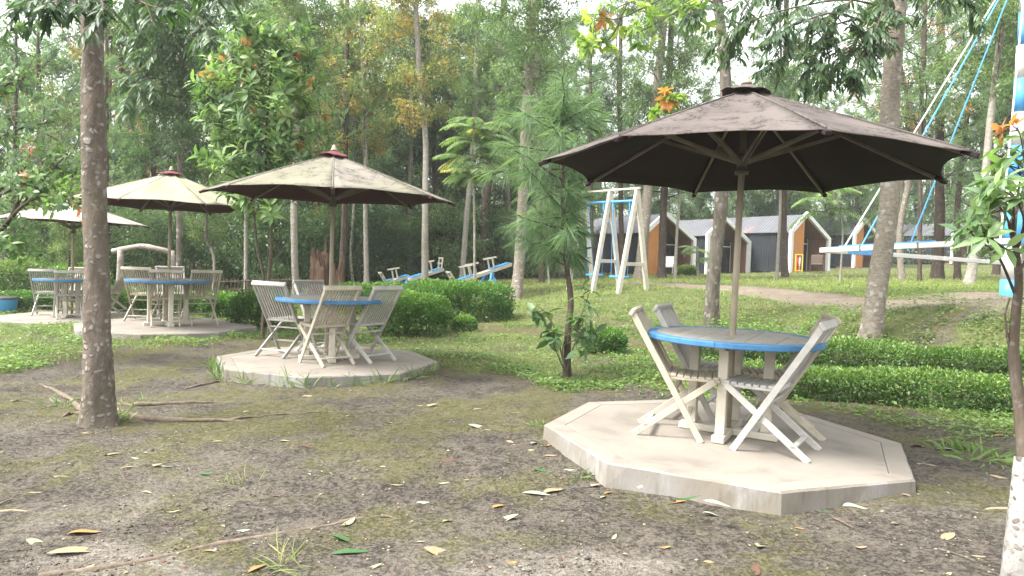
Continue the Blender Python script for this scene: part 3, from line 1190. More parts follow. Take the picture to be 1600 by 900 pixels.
def build_cabin(px, py, d, yaw, label, sc=1.0, warm=True, length=6.0):
    """gabled cabin; local x runs along the facade, local -y is its outside"""
    p = W(px, py, d)
    t = thing('gable_cabin', label, 'cabin', (p[0], p[1], p[2] - .05), (0, 0, yaw), 'cabins along the top of the lawn')
    t.scale = (sc,) * 3
    L = length
    gable = [(0, 0), (0, HL), (PKX, HP), (FW, HR), (FW, 0)]
    # side cladding, in ribbed sheets
    def ribbed(x, h, name):
        nsh = 6
        for s in range(nsh):
            y0, y1 = .12 + (L - .12) * s / nsh, .12 + (L - .12) * (s + 1) / nsh - .012
            V, F = [], []
            ys = np.arange(y0, y1 - .05, .17)
            prof = []
            for yy in ys:
                prof += [(yy, 0), (yy + .05, 0), (yy + .065, -.03), (yy + .105, -.03), (yy + .12, 0)]
            prof.append((y1, 0))
            for yy, dx in prof:
                V += [(x + dx, yy, 0), (x + dx, yy, h)]
            for i in range(len(prof) - 1):
                F.append((2 * i, 2 * i + 2, 2 * i + 3, 2 * i + 1))
            MB().add(V, F).build('cladding_sheet', MAT['clad'], t)
    ribbed(0.03, HL - .02, 'left')
    MB().box((FW - .06, .1, 0), (FW - .02, L, HR - .02)).build('side_wall', MAT['clad'], t)
    MB().add([(x, L, z) for x, z in gable] + [(x, L - .06, z - (.04 if z > 0 else 0)) for x, z in gable],
             [(0, 1, 2, 3, 4), (9, 8, 7, 6, 5)] + [(k, k + 5, (k + 1) % 5 + 5, (k + 1) % 5) for k in range(5)]).build('rear_wall', MAT['clad'], t)
    # roof: two slopes of ribbed sheets, each slope a part
    for (xa, za, xb, zb) in ((-.12, HL - .06, PKX, HP + .03), (PKX, HP + .03, FW + .10, HR - .05)):
        n = unit(np.array([-(zb - za), 0, xb - xa]))
        for s in range(5):
            y0, y1 = .16 + (L + .1) * s / 5, .16 + (L + .1) * (s + 1) / 5 - .012
            ys = np.arange(y0, y1 - .03, .205)
            prof = []
            for yy in ys:
                prof += [(yy, 0), (yy + .08, 0), (yy + .10, .03), (yy + .15, .03), (yy + .17, 0)]
            prof.append((y1, 0))
            V, F = [], []
            for yy, dz in prof:
                V += [(xa + n[0] * dz, yy, za + n[2] * dz), (xb + n[0] * dz, yy, zb + n[2] * dz)]
            V2 = [(x - n[0] * .02, y, z - n[2] * .02) for x, y, z in V]
            m = len(V)
            for i in range(len(prof) - 1):
                F.append((2 * i, 2 * i + 2, 2 * i + 3, 2 * i + 1))
                F.append((m + 2 * i, m + 2 * i + 1, m + 2 * i + 3, m + 2 * i + 2))
            MB().add(V + V2, F).build('roof_sheet', MAT['roof'], t)
    # white frame round the facade
    fr = [(-.13, -.05), (-.13, HL + .05), (PKX, HP + .19), (FW + .13, HR + .05), (FW + .13, -.05)]
    fi = [(.09, -.05), (.09, HL - .07), (PKX, HP - .06), (FW - .09, HR - .07), (FW - .09, -.05)]
    for k, nm in enumerate(('frame_post', 'frame_rafter', 'frame_rafter', 'frame_post')):
        q = [fr[k], fr[k + 1], fi[k + 1], fi[k]]
        V = [(x, -.06, z) for x, z in q] + [(x, .10, z) for x, z in q]
        MB().add(V, [(0, 1, 2, 3), (7, 6, 5, 4), (0, 4, 5, 1), (1, 5, 6, 2), (2, 6, 7, 3), (3, 7, 4, 0)]).build(nm, MAT['cabin_white'], t)
    # orange boards on the left of the facade, flush with the frame
    ow = 1.06
    nb = 6
    for i in range(nb):
        x0, x1 = .09 + (ow - .09) * i / nb + .004, .09 + (ow - .09) * (i + 1) / nb
        z0 = HL - .08 + (HP - HL) * x0 / PKX - .04
        z1 = HL - .08 + (HP - HL) * x1 / PKX - .04
        V = [(x0, 0, 0), (x1, 0, 0), (x1, 0, z1), (x0, 0, z0), (x0, .06, 0), (x1, .06, 0), (x1, .06, z1), (x0, .06, z0)]
        MB().add(V, [(3, 2, 1, 0), (4, 5, 6, 7), (0, 1, 5, 4), (1, 2, 6, 5), (2, 3, 7, 6), (3, 0, 4, 7)]).build('facade_board', MAT['orange_wood'], t)
    MB().box((ow - .01, .061, 0), (ow + .03, 1.3, HL + .5)).build('porch_wall', MAT['orange_wood'], t)
    nb = 7
    for i in range(nb):
        y0, y1 = .105 + 1.2 * i / nb, .105 + 1.2 * (i + 1) / nb - .006
        MB().box((FW - .13, y0, 0), (FW - .062, y1, HR - .06)).build('porch_board', MAT['brown_wood'], t)
    # soffit following the roof
    for (xa, za, xb, zb) in ((PKX, HP - .05, FW - .06, HR - .09), (.09, HL - .09, PKX, HP - .05)):
        V = [(xa, .102, za), (xb, .102, zb), (xb, 1.3, zb), (xa, 1.3, za)]
        V += [(x, y, z + .03) for x, y, z in V]
        MB().add(V, [(0, 1, 2, 3), (7, 6, 5, 4), (0, 4, 5, 1), (2, 6, 7, 3), (1, 5, 6, 2), (3, 7, 4, 0)]).build('soffit', MAT['brown_wood'], t)
    # recessed window wall
    x0, x1, yw = ow + .03, FW - .13, 1.3
    def topz(x):
        return (HL - .1 + (HP - HL) * x / PKX) if x < PKX else (HP - .08 - (HP - HR) * (x - PKX) / (FW - PKX) - .04)
    xm = [x0, x0 + .75, x1]
    for i in range(2):
        a, b = xm[i] + .03, xm[i + 1] - .03
        for (za, zb) in ((.05, 1.62), (1.70, None)):
            V = []
            for yy in (yw, yw + .02):
                V += [(a, yy, za), (b, yy, za), (b, yy, zb or topz(b) - .05), (a, yy, zb or topz(a) - .05)]
            win = MB().add(V, [(3, 2, 1, 0), (4, 5, 6, 7), (0, 1, 5, 4), (1, 2, 6, 5), (2, 3, 7, 6), (3, 0, 4, 7)]).build('pane', MAT['glass'], t)
    for x in xm:
        MB().box((x - .03, yw - .03, 0), (x + .03, yw + .05, topz(min(max(x, .2), FW - .2)) - .02)).build('mullion', MAT['cabin_white'], t)
    MB().box((x0, yw - .025, 1.63), (x1, yw + .045, 1.69)).build('transom', MAT['cabin_white'], t)
    MB().box((0, -.3, -.25), (FW, 1.3, -.004)).build('porch_deck', MAT['brown_wood'], t)
    MB().tube([(FW - .15, .55, 1.05), (FW - .16, .55, 1.05)], [.05, .05], 10).build('wall_lamp', MAT['white'], t)
    return t


CAB = [(1008, 428, 39, .50, 'cabin with orange facade partly hidden behind the swing set', 1.0),
       (1105, 427.5, 42.5, .52, 'cabin behind the umbrella pole and the gnarled grey trunk', 1.0),
       (1235, 424, 42, .55, 'cabin with the yellow stand at its orange facade', 1.02),
       (1334, 416, 51, .6, 'cabin behind the left tip of the hanging ring ride', 1.0),
       (1487, 410, 60, .65, 'most distant cabin, behind the dark pine trunk and the hanging ring ride', 1.0)]
CABINS = [build_cabin(a, b, c, y, l, s * 1.06) for a, b, c, y, l, s in CAB]


def porch_chair(px, py, d, label, m1, m2):
    p = W(px, py, d)
    t = thing('porch_chair', label, 'chair', p, (0, 0, -.4), 'chairs on the cabin porches')
    MB().box((-.32, -.3, .30), (.32, .3, .42), bev=.04).build('seat', m2, t)
    MB().obox((0, .30, .62), (.32, .05, .30), np.array(Matrix.Rotation(-.2, 3, 'X')), bev=.03).build('backrest', m1, t)
    for s in (-1, 1):
        MB().box((s * .36 - .04, -.3, .48), (s * .36 + .04, .3, .54), bev=.02).build('armrest', m1, t)
        for yy in (-.27, .27):
            MB().tube([(s * .34, yy * 1.05, 0), (s * .36, yy, .48)], [.025, .025], 8).build('leg', m1, t)
    return t


porch_chair(1042, 427, 38, 'grey cushioned armchair on the porch behind the swing set', MAT['cushion'], MAT['cushion'])
porch_chair(1276, 423, 40.5, 'round-backed brown rattan chair on the cabin porch beside the yellow stand', MAT['rattan'], MAT['rattan'])


def yellow_stand():
    p = W(1248, 424.5, 40)
    t = thing('display_stand', 'small yellow open stand holding red and white rolls before the cabin', 'stand', p, (0, 0, -.5))
    for x in (-.18, .18):
        for y in (-.1, .1):
            MB().box((x - .025, y - .025, 0), (x + .025, y + .025, .95)).build('post', MAT['yellow'], t)
    MB().box((-.21, -.13, .951), (.21, .13, 1.0)).build('top_board', MAT['yellow'], t)
    MB().box((-.21, -.13, .04), (.21, .13, .07)).build('bottom_board', MAT['yellow'], t)
    for i, (x, m) in enumerate(((-.07, 'red'), (.04, 'white'), (.11, 'black_plastic'))):
        MB().tube([(x, 0, .075), (x, 0, .86)], [.05, .05], 10).build('roll', MAT[m], t, True)
    return t


yellow_stand()


def swing_set():
    A = [(W(996, 296, 17.5), W(966, 454, 17.2), W(1011, 450, 17.8)), (W(954, 299, 18.6), W(926, 446, 18.4), W(968, 442, 18.9)),
         (W(914, 302, 19.8), W(888, 441, 19.6), W(926, 438, 20.1))]
    o = (A[0][1] + A[2][2]) / 2
    t = thing('swing_set', 'cream wooden swing set with blue bar and two blue seats on the lawn', 'swing set', (o[0], o[1], tz(o[0], o[1])))
    O = np.array(t.location)
    ax = unit(A[2][0] - A[0][0])
    for ap, f1, f2 in A:
        for f in (f1, f2):
            g = np.array([f[0], f[1], tz(f[0], f[1]) - .05])
            bar_obj('leg', g - O, ap - O, .10, .10, MAT['cream'], t, ax)
        g1, g2 = f1 + (ap - f1) * .26, f2 + (ap - f2) * .25
        bar_obj('brace', g1 - O, g2 - O + (0, 0, g1[2] - g2[2]), .06, .09, MAT['cream'], t)
    bar_obj('top_beam', A[0][0] - O - ax * .12 + (0, 0, .03), A[2][0] - O + ax * .12 + (0, 0, .03), .07, .05, MAT['cream'], t)
    dz = np.array([0, 0, -.28])
    MB().tube([A[0][0] - O + dz, A[2][0] - O + dz], [.035, .035], 10).build('hanging_bar', MAT['ride_blue'], t, True)
    a, b = A[0][0] - O + dz, A[2][0] - O + dz
    perp = unit(np.cross(ax, (0, 0, 1)))
    for f0, f1 in ((.12, .42), (.60, .90)):
        h0, h1 = a + (b - a) * f0, a + (b - a) * f1
        mid = (h0 + h1) / 2
        gz = tz(O[0] + mid[0], O[1] + mid[1]) - O[2] + .36
        hw = unit(h1 - h0) * .27
        hw[2] = 0
        c = np.array([mid[0], mid[1], gz])
        s = MB()
        s.bar(c - hw, c + hw, .26, .05, bev=.01)
        seat = s.build('seat', MAT['ride_blue'], t)
        for h, e in ((h0, c - hw * .85), (h1, c + hw * .85)):
            MB().tube([h, h + (0, 0, -.25)], [.03, .022], 8).build('hanger', MAT['ride_blue'], t)
            for sgn in (-1, 1):
                MB().tube([h + (0, 0, -.25), e + perp * .1 * sgn + (0, 0, .02)], [.006, .006], 6).build('rope', MAT['ride_blue'], seat)
    return t


swing_set()


def seesaw(pl, pr, dl, dr, stands, label, back_at=(True, False), handles=(.27, .37, .68)):
    a, b = W(*pl, dl), W(*pr, dr)
    o = (a + b) / 2
    t = thing('seesaw', label, 'seesaw', (o[0], o[1], tz(o[0], o[1])), None, 'seesaws beyond the hedges')
    O = np.array(t.location)
    a, b = a - O, b - O
    d = unit(b - a)
    s = unit(np.cross(d, (0, 0, 1)))
    u = np.cross(s, d)
    bar_obj('plank', a, b, .24, .11, MAT['cream'], t)
    L = np.linalg.norm(b - a)
    for f in ((.03, .36), (.64, .97)):
        bar_obj('seat_pad', a + d * L * f[0] + u * .075, a + d * L * f[1] + u * .075, .22, .035, MAT['ride_blue'], t)
    for f in handles:
        c = a + d * L * f + u * .06
        for sg in (-1, 1):
            bar_obj('handle_post', c + s * .07 * sg + d * .05 * sg, c + s * .07 * sg + d * .05 * sg + u * .36, .05, .05, MAT['cream'], t)
        bar_obj('handle_bar', c - s * .16 + u * .37 - d * .17, c + s * .16 + u * .37 + d * .17, .055, .055, MAT['cream'], t)
    for end, sg in ((a, -1), (b, 1)):
        if (sg < 0 and back_at[0]) or (sg > 0 and back_at[1]):
            for q in (-1, 1):
                bar_obj('back_post', end + s * .1 * q - d * sg * .1 + u * .05, end + s * .1 * q - d * sg * .1 + u * .42 + d * sg * .14, .045, .05, MAT['cream'], t)
            for h in (.24, .42):
                k = -d * sg * .1 + u * h + d * sg * .14 * (h - .05) / .37
                bar_obj('back_rail', end - s * .13 + k, end + s * .13 + k, .045, .06, MAT['cream'], t)
    m = (a + b) / 2
    for f in stands:
        c = a + d * L * f
        gz = tz(c[0] + O[0], c[1] + O[1]) - O[2] - .03
        for sg in (-1, 1):
            for q in (-1, 1):
                bar_obj('stand_leg', (c[0] + s[0] * .3 * q + d[0] * .18 * sg, c[1] + s[1] * .3 * q + d[1] * .18 * sg, gz),
                        (c[0] + s[0] * .14 * q, c[1] + s[1] * .14 * q, c[2] - .06), .07, .07, MAT['ride_blue'], t)
        bar_obj('stand_beam', c - s * .22 - u * .09, c + s * .22 - u * .09, .08, .06, MAT['ride_blue'], t)
    return t


seesaw((706, 444), (797, 413), 23.0, 24.5, (.62,), 'seesaw raised to the right, nearest the tall grey trunk')
seesaw((640, 437), (691, 421), 25.0, 26.0, (.1,), 'seesaw behind the slim trunk, its back rest end raised', (False, True), (.62,))
seesaw((599, 443), (638, 432), 26.0, 26.6, (.9,), 'leftmost seesaw, its low end showing above the hedge', (True, False), (.5,))


def ride():
    b0 = W(1577, 461, 13.5)
    base = np.array([b0[0], b0[1], tz(b0[0], b0[1])])
    top = W(1607, -85, 13.5)
    t = thing('ring_ride', 'hanging ring ride with blue and white banded pole, beams and ropes', 'playground ride', base)
    d = top - base
    zs = np.linspace(-.05, 1, 12)
    for i in range(11):
        r = .165 - .008 * i
        MB().tube([d * zs[i], d * (zs[i + 1] - .0005)], [r, r - .003], 18).build('pole_band', MAT['ride_blue'] if i % 2 == 0 else MAT['white'], t, True)
    O = base
    V = [W(1285, 391, 12.4), W(1512, 380, 10.6), W(1725, 369, 10.9), W(1770, 395, 14.0), W(1640, 416, 16.2), W(1392, 398, 14.6)]
    V = [v - O for v in V]
    for i in range(6):
        a, b = V[i], V[(i + 1) % 6]
        for j, (f0, f1) in enumerate(((0, .3), (.302, .7), (.702, 1))):
            bar_obj('beam', a + (b - a) * (f0 + .004), a + (b - a) * (f1 - .004), .12, .085, MAT['white'] if j != 1 else MAT['ride_blue'] if i not in (0, 4) else MAT['white'], t)
        if i in (0, 5):
            bar_obj('foot_board', a + (b - a) * .14 + (0, 0, .055), a + (b - a) * .8 + (0, 0, .055), .10, .02, MAT['ride_blue'], t)
    tp = top - O
    for a, m in ((W(1318, 388, 12.1), 'white'), (W(1346, 384, 11.9), 'ride_blue'), (W(1418, 392, 14.4), 'ride_blue'), (W(1563, 377, 10.7), 'white'), (V[2] + O, 'ride_blue'), (V[3] + O, 'white'), (V[4] + O, 'ride_blue')):
        MB().tube([a - O, tp], [.014, .014], 7).build('rope', MAT[m], t)
    return t


ride()


def arch():
    d = 16.0
    pl, pr = ground_at(187, d), ground_at(268, d + .2)
    t = thing('log_arch', 'rustic arch of pale bark-covered logs behind the mossy cream umbrella', 'arch', pl)
    O = pl
    for p, nm in ((pl, 'post'), (pr, 'post')):
        q = [np.array([p[0] + .02 * math.sin(3 * z + p[0]), p[1], p[2] - .1 + z]) - O for z in np.linspace(0, HC + .05 - p[2], 7)]
        MB().tube(q, [.075, .072, .07, .072, .068, .068, .066], 12).build(nm, MAT['birch'], t, True)
    pts = spline([W(176, 393, d) - O, W(195, 389, d) - O, W(222, 385, d) - O, W(245, 389, d) - O, W(272, 396, d + .2) - O], 14)
    MB().tube(pts, [.066, .06, .07, .062, .068, .06, .066, .062, .068, .06, .064, .07, .062, .064], 12).build('lintel_log', MAT['birch'], t, True)


arch()


def picket_fence():
    d = 20.0
    a, b = ground_at(300, d), ground_at(470, d + 1)
    t = thing('bamboo_fence', 'low dark bamboo picket fence at the edge of the wood', 'fence', a)
    O = a
    n = 30
    rng = random.Random(4)
    for i in range(n):
        p = a + (b - a) * i / (n - 1) - O
        p[2] = tz(p[0] + O[0], p[1] + O[1]) - O[2]
        h = rng.uniform(.52, .62)
        MB().tube([p + (0, 0, -.05), p + (rng.uniform(-.02, .02), 0, h)], [.022, .02], 7).build('picket', MAT['bark_young'], t)
    for h in (.25, .5):
        MB().tube([(0, -.035, h), b - O + (0, -.035, h)], [.02, .02], 7).build('rail', MAT['bark_young'], t)


picket_fence()


def bin_():
    p = ground_at(4, 15.5)
    t = thing('blue_bin', 'blue plastic tub with dark lid at the edge of the grass', 'bin', p)
    V = []
    prof = [(.0, .0), (.22, .0), (.25, .02), (.28, .26), (.29, .30), (.27, .31)]
    n = 20
    for r, z in prof:
        V += [(max(r, 1e-4) * math.cos(2 * PI * k / n), max(r, 1e-4) * math.sin(2 * PI * k / n), z) for k in range(n)]
    F = [(i * n + k, i * n + (k + 1) % n, (i + 1) * n + (k + 1) % n, (i + 1) * n + k) for i in range(len(prof) - 1) for k in range(n)]
    MB().add(V, F).build('tub', MAT['ride_blue'], t, True)
    V = []
    prof = [(.305, .305), (.31, .33), (.27, .35), (.001, .375)]
    for r, z in prof:
        V += [(r * math.cos(2 * PI * k / n), r * math.sin(2 * PI * k / n), z) for k in range(n)]
    F = [(i * n + k, i * n + (k + 1) % n, (i + 1) * n + (k + 1) % n, (i + 1) * n + k) for i in range(len(prof) - 1) for k in range(n)]
    MB().add(V, F).build('lid', MAT['black_plastic'], t, True)


bin_()


def stump():
    d = 18.0
    p = ground_at(498, d)
    t = thing('broken_stump', 'tall reddish-brown broken stump with jagged rotten top', 'stump', p)
    rng = np.random.default_rng(3)
    for (dx, r, h, nm) in ((0, .24, 1.52, 'trunk'), (.46, .18, 1.15, 'side_trunk')):
        n, m = 22, 8
        a = np.arange(n) * 2 * PI / n
        V = []
        jag = h * (1 - .22 * rng.random(n) - .25 * (np.sin(a + 2.2) > .2) * rng.random(n))
        jag[3] = h * 1.22
        fl = 1 + .12 * np.sin(a * 5 + dx * 9) + .06 * rng.random(n)
        for i in range(m + 1):
            f = i / m
            rr = r * (1 + .35 * (1 - f) ** 4) * fl * (1 - .12 * f)
            for k in range(n):
                V.append((dx + rr[k] * math.cos(a[k]), rr[k] * math.sin(a[k]), -.1 + (jag[k] + .1) * f))
        for k in range(n):
            V.append((dx + r * .55 * math.cos(a[k]), r * .55 * math.sin(a[k]), jag[k] - .25 * h))
        F = [(i * n + k, i * n + (k + 1) % n, (i + 1) * n + (k + 1) % n, (i + 1) * n + k) for i in range(m + 1) for k in range(n)]
        F.append(tuple((m + 1) * n + k for k in range(n)))
        MB().add(V, F).build(nm, MAT['rot'], t)


stump()


# ------------------------------------------------------------------ leaves and branches
def leaf_quads(P, D, N, L, Wd, curl=.12):
    """one kite-shaped leaf per row -> verts (n*4), faces (n, 4)"""
    D, N = unit(D), unit(N)
    S = unit(np.cross(D, N))
    N = np.cross(S, D)
    L, Wd = np.asarray(L)[:, None], np.asarray(Wd)[:, None]
    v = np.stack([P, P + D * L * .42 + S * Wd * .5 + N * L * .03, P + D * L - N * L * curl, P + D * L * .42 - S * Wd * .5 + N * L * .03], 1)
    n = len(P)
    return v.reshape(-1, 3), np.arange(n * 4, dtype=np.int32).reshape(n, 4)


def leaf_full(P, D, N, L, Wd, curl=.15, fold=.10):
    """near leaves: folded along the midrib, curved, pointed -> 9 verts and 8 faces each"""
    D, N = unit(D), unit(N)
    S = unit(np.cross(D, N))
    N = np.cross(S, D)
    L, Wd = np.asarray(L)[:, None], np.asarray(Wd)[:, None]
    def pt(t, s, up=0):
        return P + D * L * t * (1 - .12 * curl * t) + S * Wd * .5 * s + N * (Wd * fold * abs(s) - L * curl * t * t + up)
    v = np.stack([pt(0, 0), pt(.3, .82), pt(.3, 0), pt(.3, -.82), pt(.62, .86), pt(.62, 0), pt(.62, -.86), pt(1, 0)], 1)
    n = len(P)
    b = (np.arange(n) * 8)[:, None]
    tri = np.array([(0, 2, 1), (0, 3, 2), (4, 5, 7), (5, 6, 7)])
    quad = np.array([(1, 2, 5, 4), (2, 3, 6, 5)])
    return v.reshape(-1, 3), [(b[:, None, :] + tri).reshape(-1, 3), (b[:, None, :] + quad).reshape(-1, 4)]


def needles(P, D, L, Wd, rng):
    D = unit(D)
    S = unit(np.cross(D, rng.normal(size=D.shape)))
    L, Wd = np.asarray(L)[:, None], np.asarray(Wd)[:, None]
    mid = P + D * L * .55
    tip = P + D * L + np.array([0, 0, -1]) * L * .16
    v = np.stack([P - S * Wd * .5, P + S * Wd * .5, mid + S * Wd * .5, tip, mid - S * Wd * .5], 1)
    n = len(P)
    return v.reshape(-1, 3), np.arange(n * 5, dtype=np.int32).reshape(n, 5)


class Wood:
    """collects tapered branches for one mesh"""
    def __init__(self):
        self.V, self.F, self.n = [], [], 0

    def add(self, pts, r0, r1, sides=6, rr=None):
        pts = np.asarray(pts, float)
        r = np.linspace(r0, r1, len(pts)) if rr is None else rr
        v, f = tube_vf(pts, r, sides, False)
        self.V.append(v)
        self.F.append(np.array(f) + self.n)
        self.n += len(v)

    def mesh(self, name, m):
        return mesh_np(name, np.concatenate(self.V), np.concatenate(self.F), m, None, True)


def branch_pts(p, d, L, rng, n=6, up=.1, wig=.12):
    out = [np.array(p, float)]
    d = unit(d)
    for i in range(n):
        d = unit(d + rng.normal(size=3) * wig + np.array([0, 0, up]))
        out.append(out[-1] + d * L / n)
    return np.array(out), d


def accents(P, rng, frac, cell=.9):
    """whole sprays that carry the accent colour"""
    key = np.floor(P / cell).astype(np.int64)
    h = _hash(key[:, 0] * 73 + key[:, 2] * 911, key[:, 1], int(rng.integers(1000)))
    return ((h < frac * 2.2) & (rng.random(len(P)) < .6)).astype(float)


def broad_crown(seed, H, R, nl, leafL, leafW, nleaf, low=.05, droop=.45, acc=0.0, mat='leaf', shape=.75, open_=1.0):
    """limbs and leaves of a crown whose leader starts at the origin"""
    rng = np.random.default_rng(seed)
    wd = Wood()
    lead = np.c_[rng.normal(0, .05, 9).cumsum(), rng.normal(0, .05, 9).cumsum(), np.linspace(-.05, H * .93, 9)]
    lead[0, :2] = 0
    wd.add(lead, .075, .012, 7)
    anchors, dirs, wts = [], [], []
    for i in range(nl):
        f = (i + .5 + rng.uniform(-.4, .4)) / nl
        h = H * (low + (1 - low) * f * .93)
        rad = R * max(.15, math.sin(PI * (.18 + .78 * f))) ** shape * rng.uniform(.7, 1.15)
        az = i * 2.399 + rng.uniform(-.5, .5)
        k = min(7, h / (H * .93) * 8)
        p0 = lead[int(k)] + (lead[int(k) + 1] - lead[int(k)]) * (k - int(k))
        pts, d = branch_pts(p0, (math.cos(az), math.sin(az), rng.uniform(.15, .8)), rad, rng, 6, .02, .13)
        wd.add(pts, .035 * (1 - .6 * f), .008, 5)
        for s in range(int(rng.integers(5, 8))):
            t = rng.uniform(.3, 1)
            q = pts[int(t * 5.99)]
            ad = unit(d + rng.normal(size=3) * .9)
            tw, td = branch_pts(q, ad, rad * rng.uniform(.2, .45), rng, 4, -.05, .2)
            wd.add(tw, .01, .004, 4)
            for a in tw[1:]:
                anchors.append(a)
                dirs.append(td)
                wts.append(rng.uniform(.2, 1.8))
    anchors, dirs, wts = np.array(anchors), np.array(dirs), np.array(wts) ** open_
    ix = rng.choice(len(anchors), nleaf, p=wts / wts.sum())
    P = anchors[ix] + rng.normal(size=(nleaf, 3)) * np.array([.17, .17, .13])
    D = dirs[ix] * .6 + rng.normal(size=(nleaf, 3)) * .75 + np.array([0, 0, -droop])
    N = rng.normal(size=(nleaf, 3)) * .55 + np.array([0, 0, 1.0])
    L = leafL * rng.uniform(.6, 1.25, nleaf)
    v, fc = leaf_quads(P, D, N, L, L * (leafW / leafL) * rng.uniform(.8, 1.2, nleaf))
    clump = rng.random(len(anchors))[ix]
    tint = np.clip(.55 * clump + .45 * rng.random(nleaf), 0, 1)
    acc_ = accents(P, rng, acc)
    lm = mesh_np('crown', v, fc, MAT[mat], {'tint': np.repeat(tint, 4), 'accent': np.repeat(acc_, 4)})
    return wd.mesh('limbs', MAT['bark_grey']), lm


def pine_crown(seed, H, R, nl, per_tuft=46, ntuft=7, nL=.24, nW=.011, mat='needle', up=.35):
    rng = np.random.default_rng(seed)
    wd = Wood()
    lead = np.c_[rng.normal(0, .03, 9).cumsum(), rng.normal(0, .03, 9).cumsum(), np.linspace(-.05, H, 9)]
    lead[0, :2] = 0
    wd.add(lead, .07, .012, 7)
    TP, TD = [], []
    for i in range(nl):
        f = (i + .5) / nl
        k = min(7.99, f * 8)
        p0 = lead[int(k)] + (lead[min(8, int(k) + 1)] - lead[int(k)]) * (k - int(k))
        az = i * 2.399 + rng.uniform(-.4, .4)
        rad = R * (1.05 - .8 * f) * rng.uniform(.75, 1.15) + .25
        pts, d = branch_pts(p0, (math.cos(az), math.sin(az), up * rng.uniform(.2, 1.4)), rad, rng, 6, .06, .10)
        wd.add(pts, .028 * (1.1 - f), .007, 5)
        for s in range(ntuft):
            t = .35 + .65 * (s + rng.random()) / ntuft
            q = pts[int(t * 5.99)]
            tw, td = branch_pts(q, unit(d + rng.normal(size=3) * .7 + np.array([0, 0, .3])), rad * rng.uniform(.12, .3) + .08, rng, 3, .1, .12)
            wd.add(tw, .008, .005, 4)
            for a in tw[1:]:
                TP.append(a)
                TD.append(td)
    TP, TD = np.array(TP), np.array(TD)
    n = len(TP) * per_tuft // 3
    ix = rng.integers(0, len(TP), n)
    D = TD[ix] * .55 + unit(rng.normal(size=(n, 3))) * .8 + np.array([0, 0, -.18])
    L = nL * rng.uniform(.7, 1.2, n)
    v, fc = needles(TP[ix] + rng.normal(size=(n, 3)) * .03, D, L, np.full(n, nW), rng)
    tint = np.clip(.6 * rng.random(len(TP))[ix] + .4 * rng.random(n), 0, 1)
    return wd.mesh('limbs', MAT['bark_pine']), mesh_np('crown', v, fc, MAT[mat], {'tint': np.repeat(tint, 5)})


CROWN = {
    'a': broad_crown(11, 7.5, 2.3, 30, .15, .050, 15000, mat='leaf'),
    'b': broad_crown(12, 8.5, 2.6, 32, .17, .055, 16000, mat='leaf_dark', droop=.6),
    'c': broad_crown(13, 7.0, 2.2, 26, .15, .055, 9500, mat='leaf_yellow', acc=.10, open_=1.5),
    'd': broad_crown(14, 8.0, 2.4, 30, .15, .050, 13500, mat='leaf_warm', acc=.07),
    'e': broad_crown(15, 6.0, 2.0, 26, .13, .050, 12000, mat='leaf', droop=.2, low=.0),
    'f': broad_crown(16, 9.0, 2.9, 34, .16, .045, 16000, mat='leaf_dark', droop=.7, shape=.5),
    's': broad_crown(17, 2.8, 1.5, 22, .11, .048, 8000, mat='leaf', droop=.1, low=.0, shape=.45),
    't': broad_crown(18, 2.4, 1.4, 20, .10, .042, 7000, mat='leaf_dark', droop=.2, low=.0, shape=.45),
    'p': pine_crown(21, 8.0, 2.1, 34),
    'q': pine_crown(22, 9.5, 2.5, 40, mat='needle_dark', up=.2),
    'r': pine_crown(23, 4.5, 1.6, 28, 60, 8, mat='needle', up=.6),
}


def trunk_mesh(pts, r0, r1, m, seed=0, sides=14, flare=.35, n=22):
    rng = np.random.default_rng(seed)
    P = spline(pts, n)
    f = np.linspace(0, 1, n)
    hgt = P[:, 2] - P[0, 2]
    rr = (r0 + (r1 - r0) * f) * (1 + flare * np.exp(-hgt / (r0 * 2.2)))
    ph = rng.uniform(0, 6.28, 4)
    jit = rng.normal(0, .03, (n, sides))

    def wob(i, a):
        return 1 + .05 * np.sin(2 * a + ph[0] + i * .3) + .04 * np.sin(3 * a + ph[1] - i * .5) + jit[i] + .10 * np.exp(-hgt[i] / (r0 * 2.5)) * np.sin(5 * a + ph[2])
    v, fc = tube_vf(P, rr, sides, False, wob)
    return mesh_np('trunk', v, np.array(fc), m, None, True), P


